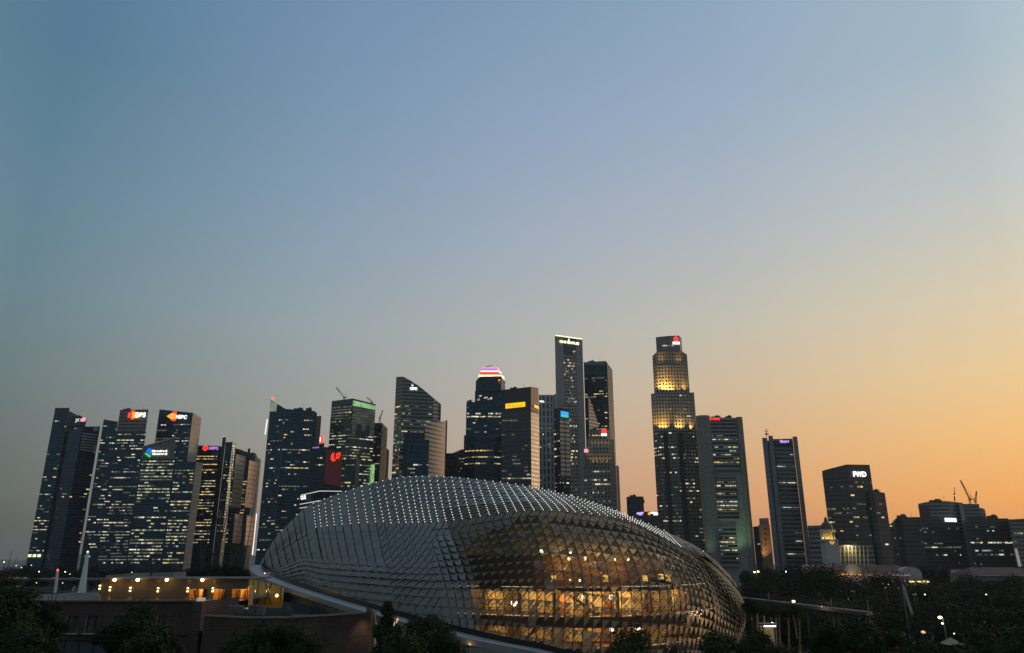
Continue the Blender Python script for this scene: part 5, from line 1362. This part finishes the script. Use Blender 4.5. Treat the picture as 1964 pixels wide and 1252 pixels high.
NEAR = [
 ('near_a', 30, 1122, 130, 70, 'big dark leafy tree filling the bottom left corner'),
 ('near_b', 110, 1143, 66, 74, 'narrow leafy tree at the left, just right of the corner tree'),
 ('near_c', 8, 1100, 66, 92, 'leafy tree top at the left edge, beside the far road'),
 ('near_c', 62, 1195, 120, 62, 'low bushy tree at the bottom left, below the corner tree'),
 ('near_a', 268, 1158, 92, 72, 'dark leafy tree in front of the brick wall, below the second floodlight'),
 ('near_b', 328, 1184, 72, 69, 'round dark tree in front of the brick wall, below the third floodlight'),
 ('near_c', 222, 1186, 70, 74, 'thin leafy tree covering the right end of the paired windows'),
 ('near_a', 285, 1205, 130, 63, 'wide dark tree at the foot of the brick wall'),
 ('near_b', 530, 1174, 120, 66, 'wide leafy tree in front of the plain brick wing'),
 ('near_c', 482, 1196, 100, 64, 'lower leafy tree left of the wide tree by the brick wing'),
 ('near_a', 578, 1202, 78, 63, 'lower leafy tree right of the wide tree by the brick wing'),
 ('near_cone', 748, 1138, 84, 70, 'dark pointed conical tree at the end of the canopy'),
 ('near_b', 812, 1166, 92, 69, 'leafy tree in front of the dome, right of the conical tree'),
 ('near_c', 770, 1205, 130, 62, 'low wide tree below the conical tree'),
 ('near_a', 852, 1196, 76, 66, 'leafy tree in front of the dome, by the lit canopy edge'),
 ('near_a', 1206, 1204, 120, 66, 'round dark tree in front of the amber hall, alone below the dome'),
 ('near_c', 1302, 1236, 64, 66, 'small tree top at the bottom edge, below the right half of the dome'),
 ('near_b', 1392, 1196, 112, 74, 'rounded dark tree at the right foot of the dome'),
 ('near_c', 1446, 1205, 76, 84, 'leafy tree just right of the dome, before the lit kiosk'),
 ('near_b', 1510, 1222, 100, 80, 'dark low tree below the lit kiosk'),
 ('near_a', 1584, 1190, 78, 96, 'upright leafy tree below the footbridge, left of the pair'),
 ('near_c', 1640, 1184, 90, 98, 'broad leafy tree below the middle of the footbridge'),
 ('near_b', 1700, 1192, 92, 100, 'leafy tree below the right end of the footbridge'),
 ('near_c', 1762, 1216, 110, 84, 'dark low tree left of the lit tent'),
 ('near_a', 1846, 1240, 100, 78, 'dark low tree in front of the lit tent'),
 ('near_b', 1925, 1178, 120, 90, 'large leafy tree near the bottom right corner'),
 ('near_a', 1880, 1205, 90, 86, 'leafy tree left of the large corner tree at the right'),
 ('near_c', 1962, 1208, 90, 76, 'tree cut by the right edge at the bottom corner')]
for k, x, y, w, Y, lab in NEAR: tree(k, x, y, w, Y, lab)
PARK = [
 (1550, 1094, 150, 350), (1605, 1108, 120, 330), (1490, 1108, 110, 340), (1452, 1122, 80, 300), (1690, 1102, 120, 370), (1645, 1126, 120, 300), (1740, 1128, 130, 330),
 (1792, 1118, 120, 360), (1850, 1106, 80, 420), (1905, 1118, 120, 350), (1955, 1112, 90, 400), (1842, 1132, 130, 320), (1930, 1142, 120, 290), (1700, 1148, 120, 270), (1560, 1142, 120, 270),
 (1500, 1150, 110, 260), (1610, 1158, 120, 240), (1780, 1156, 130, 240), (1880, 1168, 130, 220), (1660, 1172, 110, 210), (1735, 1178, 110, 195), (1960, 1176, 110, 200), (1830, 1186, 110, 180), (1455, 1158, 90, 235), (1575, 1182, 110, 190), (1520, 1176, 100, 205)]
for n_, (x, y, w, Y) in enumerate(PARK):
    tree(('rain_a', 'rain_b', 'rain_c')[n_ % 3], x, y, w, Y, 'dark spreading tree among the dense park trees right of the dome', 'park trees right of the dome', 'rain_tree', 1.15)
for n_, (x, y, w, Y) in enumerate([(385, 1091, 46, 190), (412, 1086, 50, 200), (444, 1084, 52, 205), (466, 1091, 40, 185)]):
    tree('rain_b', x, y, w, Y, 'tree standing behind the flat pavilion roof, left of the canopy end', 'trees behind the pavilion', 'rain_tree', 1.1)
for n_, (x, y, w, Y) in enumerate([(20, 1088, 46, 700), (52, 1086, 44, 690), (84, 1089, 50, 640), (118, 1087, 46, 660), (150, 1090, 44, 640), (182, 1087, 46, 670), (214, 1089, 50, 640), (248, 1088, 44, 660), (282, 1090, 50, 640), (318, 1088, 46, 660), (352, 1090, 44, 640)]):
    tree(('far_a', 'far_b')[n_ % 2], x, y, w, Y, 'far dark tree along the waterfront below the left towers', 'far waterfront trees', 'broadleaf_tree')
for n_, (x, y, w, Y) in enumerate([(1440, 1094, 46, 500), (1470, 1090, 40, 560), (1500, 1092, 46, 520), (1532, 1094, 40, 500), (1785, 1084, 60, 560), (1812, 1092, 50, 540), (1862, 1100, 40, 520), (1940, 1104, 50, 470)]):
    tree(('far_a', 'far_b')[n_ % 2], x, y, w, Y, 'far dark tree between the park and the office towers at the right', 'far park trees', 'broadleaf_tree')
# bare slender trunks lit from below beside the kiosk
for n_, (x, y0, y1) in enumerate(((1452, 1168, 1205), (1465, 1172, 1210), (1488, 1176, 1218), (1494, 1172, 1220), (1512, 1176, 1222), (1533, 1178, 1222))):
    Yt = 150 + n_ * 2; b, t_ = at(x, y1 + 60, Yt), at(x, y0, Yt); b.z = 0
    r = empty('slender_tree', b, 'bare slender trunk lit amber from below, beside the lit kiosk', 'tree', 'slender trunks by the kiosk')
    m = MB(); m.bar(b, t_, .28, 6, .16); m.build('trunk', plain('pale_bark', (.22, .16, .09), .8), r)
    c = bpy.data.objects.new('crown', KIND['near_c'][0]); COL.objects.link(c); c.parent = r; c.location = (0, 0, t_.z - 1); c.scale = (.5, .5, .4)
lamp('POINT', at(1480, 1222, 146), 130, (1, .6, .22), None, .4)
# ------------------------------------------------------------------ civic buildings beyond the park
Yc = 520
ct = empty('clock_tower', (at(1597, 1080, Yc).x, Yc, 0), 'white clock tower with an amber lit belfry and a dark domed top', 'clock tower')
def sq(xa, xb, yt, yb, Y, dep=None):
    a, b = at(xa, yt, Y), at(xb, yt, Y); d = dep or (b.x - a.x)
    return [(a.x, Y), (b.x, Y), (b.x, Y + d), (a.x, Y + d)], zof(yb, Y), a.z
PLAS = plain('tower_plaster', (.36, .36, .34), .75, var=.1)
P_, z0, z1 = sq(1582.5, 1607.5, 1035, 1100, Yc); m = MB(); m.prism(P_, 0, z1); m.build('shaft', PLAS, ct)
P_, _, _ = sq(1579, 1608, 1033, 1035, Yc - .6, 10.5); m = MB(); m.prism(P_, z1 - .9, z1 + .3); m.build('cornice', PLAS, ct)
zb1 = zof(1016.5, Yc)
cx, cy = at(1593, 1030, Yc).x, Yc + 4.6
m = MB(); m.prism([(cx + math.cos(R(22.5 + 45 * k)) * 3.2, cy + math.sin(R(22.5 + 45 * k)) * 3.2) for k in range(8)], z1 + .3, zb1); m.build('belfry_core', plain('belfry_plaster', (.45, .38, .24), .7), ct)
for k in range(8):
    m = MB(); a = R(22.5 + 45 * k); m.bar((cx + math.cos(a) * 4.2, cy + math.sin(a) * 4.2, z1 + .3), (cx + math.cos(a) * 4.2, cy + math.sin(a) * 4.2, zb1), .32, 8); m.build('column', PLAS, ct)
m = MB(); m.prism([(cx + math.cos(R(22.5 + 45 * k)) * 4.9, cy + math.sin(R(22.5 + 45 * k)) * 4.9) for k in range(8)], zb1, zb1 + .7); m.build('cornice', PLAS, ct)
m = MB(); m.lathe((cx, cy, zb1 + .7), [(3.9, 0), (3.9, 1.2), (3.6, 2.4), (2.8, 3.8), (1.6, 4.8), (1.1, 5.1), (1.1, 6.6), (.8, 7.2), (.1, 8.4)], 12); m.build('cupola', plain('slate_dome', (.05, .05, .055), .6), ct)
p = at(1595.5, 1039, Yc); m = MB(); m.bar(p + Vector((0, -.1, 0)), p + Vector((0, -.3, 0)), 1.7, 16); m.build('clock_face', emit('clock_face_light', (1, .55, .14), .55), ct)
m = MB(); m.bar(p + Vector((0, -.4, 0)), p + Vector((.5, -.4, 1.0)), .08); m.bar(p + Vector((0, -.4, 0)), p + Vector((-.2, -.4, -.7)), .08); m.build('clock_hand', BLACKM, ct)
for k in range(5):
    a = R(200 + 35 * k); lamp('POINT', (cx + math.cos(a) * 5.2, cy + math.sin(a) * 5.2, z1 + 1.0), 330, (1, .62, .16), ct, .3)
def hall(label, xa, xb, yr, ye, yb, Y, dep=26, wall=PLAS, eave_light=False, gables=()):
    """long white hall with a red hipped roof"""
    a, b = at(xa, ye, Y), at(xb, ye, Y); ze, zr_ = a.z, zof(yr, Y + dep / 2)
    r = empty('civic_hall', ((a.x + b.x) / 2, Y, 0), label, 'building')
    m = MB(); m.prism([(a.x, Y), (b.x, Y), (b.x, Y + dep), (a.x, Y + dep)], 0, ze); m.build('wall', wall, r)
    m = MB(); o = 1.0; h = dep / 2
    A, B, C, D = Vector((a.x - o, Y - o, ze)), Vector((b.x + o, Y - o, ze)), Vector((b.x + o, Y + dep + o, ze)), Vector((a.x - o, Y + dep + o, ze))
    E, F = Vector((a.x + h * .4, Y + h, zr_)), Vector((b.x - h * .4, Y + h, zr_))
    m.face([A, B, F, E]); m.face([B, C, F]); m.face([C, D, E, F]); m.face([D, A, E]); m.build('roof', REDTILE, r)
    m = MB()
    m.bar((a.x - o, Y - o, ze - .2), (b.x + o, Y - o, ze - .2), .4); m.build('eaves', PLAS, r)
    for gx, gw, gy in gables:
        g0, g1 = at(gx - gw / 2, ye, Y - 2), at(gx + gw / 2, ye, Y - 2); gz = at(gx, gy, Y - 2).z; hw = (g1.x - g0.x) / 2; gc = (g0.x + g1.x) / 2
        prof = [(g0.x, 0), (g1.x, 0), (g1.x, ze)] + [(gc + hw * math.cos(R(a_)) * (.92 if abs(math.cos(R(a_))) > .5 else 1), ze + (gz - ze) * math.sin(R(a_)) ** .8) for a_ in range(15, 180, 15)] + [(g0.x, ze)]
        m = MB(); m.face([(x, Y - 2, z) for x, z in prof]); m.face([(x, Y + 4, z) for x, z in prof][::-1])
        for q in range(len(prof)):
            q2 = (q + 1) % len(prof); m.face([(prof[q2][0], Y - 2, prof[q2][1]), (prof[q][0], Y - 2, prof[q][1]), (prof[q][0], Y + 4, prof[q][1]), (prof[q2][0], Y + 4, prof[q2][1])])
        m.build('gable', PLAS, r)
    m = MB()
    n = int((b.x - a.x) / 5)
    for k in range(n):
        w = MB(); w.box((a.x + (k + .5) * (b.x - a.x) / n, Y - .02, ze - 4.5), (1.6, .2, 3.2)); w.build('window', plain('dark_window', (.01, .01, .012), .15), r)
    return r
h1 = hall('long white hall with a red roof and a curved gable, right of the clock tower', 1602, 1758, 1084, 1099, 1118, 490, 24, PLAS, True, ((1640, 26, 1083), (1748, 40, 1087)))
a, b = at(1600, 1101, 488), at(1652, 1102, 488)
m = MB(); m.bar(a, b, .3); m.build('eaves_light', emit('amber_strip', (1, .55, .16), .9), h1)
for x in (1592, 1606, 1622, 1640): lamp('POINT', at(x, 1103, 483), 420, (1, .55, .18), h1, .5)
m = MB(); a, b = at(1655, 1102.4, 488), at(1745, 1103, 488); m.bar(a, b, .25); m.build('eaves_light', emit('dim_strip', (1, .6, .35), .4), h1)
hall('low white hall with a red roof left of the clock tower', 1546, 1590, 1083, 1093, 1110, 500, 20, PLAS, False, ((1551, 14, 1083),))
h2 = hall('red roofed annex with a bright yellow strip light under its eaves', 1700, 1778, 1104, 1113, 1124, 440, 20)
m = MB(); m.bar(at(1745, 1115.3, 437), at(1782, 1115.5, 437), .42); m.build('strip_light', emit('yellow_strip', (1, .78, .22), 2.0), h2)
t = tower('civic_block', 'small white block with a row of dots of light behind the park trees', [(1824, 1093, 500), (1857, 1093, 500)], 20, PLAS, 'wall', 'building')
for k in range(6):
    m = MB(); m.box(at(1828 + k * 4.6, 1101, 499.5), (1.0, .3, .8)); m.build('lit_window', LW['w'], t)
hall('low white house with a broad dark red roof at the right', 1868, 1990, 1088, 1103, 1120, 470, 26, plain('cream_plaster', (.22, .21, .19), .8))
m = MB()
# ------------------------------------------------------------------ far elevated road with cars, lower left
Yb = 640.0; zd = zof(1110, Yb)
br = empty('elevated_road', (at(90, 1110, Yb).x, Yb, 0), 'distant elevated road with car lights, left of the roof pavilion', 'bridge')
x0, x1 = at(-120, 1110, Yb).x, at(235, 1110, Yb).x
m = MB(); m.box(((x0 + x1) / 2, Yb, zd - .9), (x1 - x0, 18, 1.6)); m.build('deck', CONC_D, br)
m = MB(); m.box(((x0 + x1) / 2, Yb - 9.1, zd + .35), (x1 - x0, .3, 1.1)); m.build('parapet', CONC, br)
for k in range(7):
    m = MB(); x = x0 + (k + .5) * (x1 - x0) / 7; m.box((x, Yb, (zd - 1.7) / 2), (2.4, 9, zd - 1.7)); m.build('pier', CONC_D, br)
def make_car():
    r = empty('car', (0, 0, 0), 'dark car with red tail lamps driving away on the far elevated road', 'car', 'cars on the elevated road')
    m = MB()
    prof = [(-2.2, .35), (2.2, .35), (2.2, .85), (1.3, .95), (.7, 1.42), (-1.1, 1.42), (-1.8, .98), (-2.2, .9)]
    m.face([(-.85, y, z) for y, z in prof][::-1]); m.face([(.85, y, z) for y, z in prof])
    for q in range(len(prof)):
        (ya, za), (yb_, zb_) = prof[q], prof[(q + 1) % len(prof)]; m.face([(-.85, ya, za), (-.85, yb_, zb_), (.85, yb_, zb_), (.85, ya, za)])
    m.build('body', plain('car_paint', (.05, .05, .055), .3), r)
    for sx in (-1, 1):
        m = MB(); m.box((sx * .6, -2.22, .75), (.4, .1, .25)); m.build('tail_lamp', REDL, r)
        for y in (-1.35, 1.35):
            m = MB(); m.bar((sx * .72, y, .34), (sx * .9, y, .34), .34, 10); m.build('wheel', BLACKM, r)
    return r
car0 = make_car()
for n_, x in enumerate((30, 37, 44, 52, 112, 139, 147)):
    c = car0 if n_ == 0 else copy_tree(car0)
    c.location = (at(x, 1105, Yb).x, Yb - 4 + (n_ % 2) * 4, zd - .1); c.scale = (1.25, 1.25, 1.25)
# ------------------------------------------------------------------ street lamps
WL = emit('street_lamp_white', (1, .97, .88), 6.0); YL = emit('street_lamp_amber', (1, .78, .40), 9.0); DL = emit('street_lamp_dim', (1, .9, .75), .9); TW = emit('street_lamp_small', (1, .95, .85), 2.0)
def street_lamp(px, py, Y, label, mat, group=None, r=.3, arm=1.2, glow=0, col=(1, .75, .4)):
    p = at(px, py, Y); b = Vector((p.x + arm, p.y + .2, 0))
    o = empty('street_lamp', b, label, 'street lamp', group)
    m = MB(); m.bar(b, Vector((b.x, b.y, p.z - .2)), .11, 6, .07); m.bar(Vector((b.x, b.y, p.z - .2)), p + Vector((0, .2, .12)), .06, 5); m.build('post', STEEL_D, o)
    m = MB(); m.ball(p, r, 8, 5, sq=.6); m.build('lamp_head', mat, o)
    if glow: lamp('POINT', p - Vector((0, 0, r + .15)), glow, col, o, .2)
    return o
for x, y, Y in ((8, 1078, 620), (31, 1084.5, 600), (41, 1088.5, 560), (60, 1084, 640), (75, 1096, 470), (110, 1094.5, 440), (125, 1096.5, 430), (134, 1101, 400), (190.5, 1110, 300), (70, 1117.5, 330), (120, 1118, 330), (346, 1098, 240), (286, 1101, 260), (253, 1097.5, 250)):
    street_lamp(x, y, Y, 'small white lamp far off beyond the roof terrace at the left', WL if x in (8, 75, 125, 346) else TW, 'far street lamps at the left', .0007 * Y)
street_lamp(1447, 1097, 430, 'bright white lamp at the foot of the green lit concrete pier', YL, None, .55, 1.2, 900)
street_lamp(1454, 1096, 432, 'amber white twin lamp beside the foot of the green pier', YL, None, .55)
street_lamp(1508, 1096.5, 400, 'white lamp among the trees below the slate ribbed tower', WL, None, .5)
street_lamp(1522, 1153, 165, 'bright pointed lamp on a tall post over the footbridge', YL, None, .32, .5, 120)
street_lamp(1481.5, 1195, 150, 'bright white lamp just above the lit kiosk', YL, None, .24, .4, 90)
street_lamp(1803, 1184, 120, 'upper of two bright lamps by the lit tent', YL, None, .30, .5, 160)
street_lamp(1808, 1195.5, 121, 'lower of two bright lamps by the lit tent', YL, None, .18, .3)
street_lamp(1774, 1140, 240, 'white lamp among park trees above the lit tent', WL, None, .2)
street_lamp(1753, 1233, 88, 'small white lamp near the bottom edge, left of the tent', WL, None, .10)
street_lamp(1771, 1212, 105, 'dim oval amber lamp left of the tent', emit('dim_amber', (1, .62, .34), .9), None, .3)
street_lamp(1830, 1215, 105, 'tiny white lamp right of the tent', WL, None, .08)
street_lamp(1891.5, 1140, 250, 'yellow lamp in front of the cream house', YL, None, .18)
for x, y, Y in ((1633, 1133.5, 260), (1637.5, 1133.5, 262), (1627, 1149, 230), (1693, 1119, 300), (1704, 1120.5, 310), (1712, 1114.5, 320), (1698, 1127, 290), (1723, 1127.5, 290), (1736, 1114.5, 330), (1751, 1139.5, 240), (1755.5, 1139.5, 242), (1442, 1187, 160), (1451, 1183, 165), (1453, 1201.5, 130), (1471, 1176, 190), (1840, 1079, 560), (1870, 1080, 560), (1882, 1081.5, 560)):
    street_lamp(x, y, Y, 'tiny white lamp among the dark park trees', (TW, DL, DL)[int(x) % 3], 'tiny park lamps', .00042 * Y, .5)
m = MB()
for k in range(9): m.box(at(1700 + k * 2.4, 1126.5, 292), (.45 * random.uniform(.5, 1), .3, .35))
# ------------------------------------------------------------------ footbridge, masts, kiosk, tent
fb = empty('footbridge', (at(1550, 1162, 165).x, 165, 0), 'long thin grey footbridge running right from the dome', 'bridge')
a, b = at(1415, 1146.5, 172), at(1668, 1176, 152)
m = MB(); d = (b - a).normalized(); side = Vector((-d.y, d.x, 0)).normalized() * 1.4
for z0_, z1_ in ((-.35, .25),):
    q = [a - side, b - side, b + side, a + side]
    m.face([p + Vector((0, 0, z1_)) for p in q]); m.face([p + Vector((0, 0, z0_)) for p in q][::-1])
    for k in range(4): m.face([q[k] + Vector((0, 0, z0_)), q[(k + 1) % 4] + Vector((0, 0, z0_)), q[(k + 1) % 4] + Vector((0, 0, z1_)), q[k] + Vector((0, 0, z1_))])
m.build('deck', plain('bridge_deck', (.055, .052, .05), .7), fb)
m = MB()
for s_ in (-1, 1): m.bar(a + side * s_ + Vector((0, 0, 1.1)), b + side * s_ + Vector((0, 0, 1.1)), .05)
for k in range(27):
    p = a + (b - a) * (k / 26) - side; m.bar(p, p + Vector((0, 0, 1.1)), .03)
m.build('handrail', STEEL_D, fb)
for k in (.1, .32, .55, .78, .97):
    m = MB(); p = a + (b - a) * k; m.bar((p.x, p.y, 0), (p.x, p.y, p.z - .3), .22, 8); m.build('post', CONC_D, fb)
for x, y in ((1568, 1166.5), (1584, 1168.5), (1576, 1164)):
    m = MB(); p = at(x, y, 160 - 1.8); m.ball(p, .13, 6, 4); m.build('deck_lamp', WL, fb)
lamp('POINT', at(1576, 1162, 156), 70, (1, .8, .5), fb, .2)
m = MB(); p0, p1, p2, p3 = at(1500, 1157, 166), at(1515, 1170, 160), at(1524, 1192, 158), at(1529, 1225, 157)
pp = [cr([p0, p1, p2, p3], k * 3 / 14) for k in range(15)]
for q0, q1 in zip(pp, pp[1:]): m.bar(q0, q1, .1, 5, cap=False)
m.build('curved_stay', plain('stay_grey', (.18, .17, .15), .5), fb)
for xt, yt, xb_, yb_, Ym, lab in ((1473.5, 1136, 1481, 1204, 168, 'slim pale mast crossing the footbridge near the dome'), (1593.5, 1148, 1599, 1195, 158, 'slim mast crossing the middle of the footbridge'), (1663, 1150, 1670, 1208, 150, 'slim dark mast at the right end of the footbridge'), (1647, 1186, 1648, 1200, 120, 'short pale post among the trees below the footbridge')):
    t_ = at(xt, yt, Ym); bb = at(xb_, yb_, Ym); bb = bb + (bb - t_) * .6; r = empty('mast', Vector((bb.x, bb.y, 0)), lab, 'mast')
    m = MB(); m.bar(Vector((t_.x + .2, t_.y, 0)), t_, .2, 8, .11); m.build('pole', plain('mast_grey', (.13, .12, .11), .5), r)
    m = MB(); m.box(Vector((t_.x, t_.y - .1, t_.z - 3)), (1.2, .2, .25)); m.build('crossarm', STEEL_D, r)
fl = at(1728, 1108, 190); r = empty('flagpole', Vector((fl.x, fl.y, 0)), 'tall pole with a furled pale flag among the park trees', 'flagpole')
m = MB(); m.bar(Vector((fl.x, fl.y, 0)), fl, .16, 8, .09); m.build('pole', plain('pole_grey', (.16, .15, .14), .5), r)
m = MB(); q = [fl + Vector((.1, 0, -1.2)), fl + Vector((.7, -.1, -2.2)), fl + Vector((1.2, .1, -5)), fl + Vector((1.7, -.05, -8)), fl + Vector((1.3, 0, -8.4)), fl + Vector((.5, .1, -5)), fl + Vector((.1, 0, -2.5))]
m.face(q); m.face([p + Vector((0, .25, 0)) for p in q][::-1])
for k in range(7): m.face([q[(k + 1) % 7], q[k], q[k] + Vector((0, .25, 0)), q[(k + 1) % 7] + Vector((0, .25, 0))])
m.build('flag', plain('flag_cloth', (.34, .33, .31), .8), r)
Yk = 140; kp = at(1474, 1210, Yk)
r = empty('kiosk', Vector((kp.x, kp.y, 0)), 'small kiosk with a white lit strip under its roof, between the bare trunks', 'kiosk')
zk = zof(1200, Yk)
m = MB(); m.box((kp.x, Yk, zk + .35), (2.8, 2, .16)); m.build('roof', CONC, r)
m = MB(); m.box((kp.x, Yk - .95, zk), (2.1, .15, .2)); m.build('lit_strip', emit('kiosk_strip', (1, .92, .75), 2.6), r)
m = MB(); m.box((kp.x, Yk + .9, zk / 2), (2.4, .2, zk)); m.build('rear_wall', WARM, r)
for s_ in (-1.2, 1.2):
    m = MB(); m.bar((kp.x + s_, Yk - .9, 0), (kp.x + s_, Yk - .9, zk + .25), .08); m.build('post', STEEL_D, r)
lamp('POINT', (kp.x, Yk - .6, zk - .5), 12, AMB, r, .3)
Yt = 96; tp = at(1824, 1229, Yt); r = empty('tent', Vector((tp.x, tp.y, 0)), 'small pale tent roof lit from within at the lower right', 'tent')
m = MB(); zt_ = tp.z
for k in range(4):
    c4 = [Vector((tp.x + sx * 1.0, Yt + sy * 1.0, zt_ - .35)) for sx, sy in ((-1, -1), (1, -1), (1, 1), (-1, 1))]
    m.face([c4[k], c4[(k + 1) % 4], Vector((tp.x, Yt, zt_ + .4))])
m.build('canopy', plain('tent_cloth', (.22, .20, .16), .8), r)
for k in range(4):
    m = MB(); m.bar((c4[k].x, c4[k].y, 0), c4[k], .06); m.build('pole', STEEL_D, r)
lamp('POINT', (tp.x - .5, Yt - 2.4, zt_ + .3), 6, (1, .66, .35), r, .2)
# narrow lit gap under the canopy behind the conical tree
for (x, y, dx, dy, Yg) in ((760, 1192, -7, 12, 92), (818, 1240, -6, 9, 84)):
    a, b = at(x + 3, y - 6, Yg), at(x + dx, y + dy, Yg)
    rr = empty('stair_light', Vector((a.x, a.y, 0)), 'amber lit stair edge glimpsed between the trees, by the conical tree' if x < 800 else 'short amber lit stair edge low between the trees in front of the dome', 'stair light')
    m = MB(); m.bar(a, b, .16, 4); m.build('glow_edge', emit('stair_glow', (1, .66, .30), .8), rr)
    m = MB(); m.bar(Vector((b.x, b.y + .2, 0)), b + Vector((0, .2, -.1)), .1); m.build('post', CONC_D, rr)
# V shaped strut under the canopy edge

# ------------------------------------------------------------------ evening haze
hz = MB(); hz.prism([(-6500, -220), (6500, -220), (6500, 14500), (-6500, 14500)], -1.2, 300)
hm_ = bpy.data.materials.new('evening_haze'); hm_.use_nodes = True; ht = hm_.node_tree
ht.nodes.remove(ht.nodes['Principled BSDF']); pv = ht.nodes.new('ShaderNodeVolumePrincipled')
pv.inputs['Color'].default_value = (.80, .90, 1.0, 1); pv.inputs['Density'].default_value = 0.000045; pv.inputs['Anisotropy'].default_value = .15
ht.links.new(pv.outputs[0], ht.nodes['Material Output'].inputs['Volume'])
tag(hz.build('haze', hm_), kind='stuff')
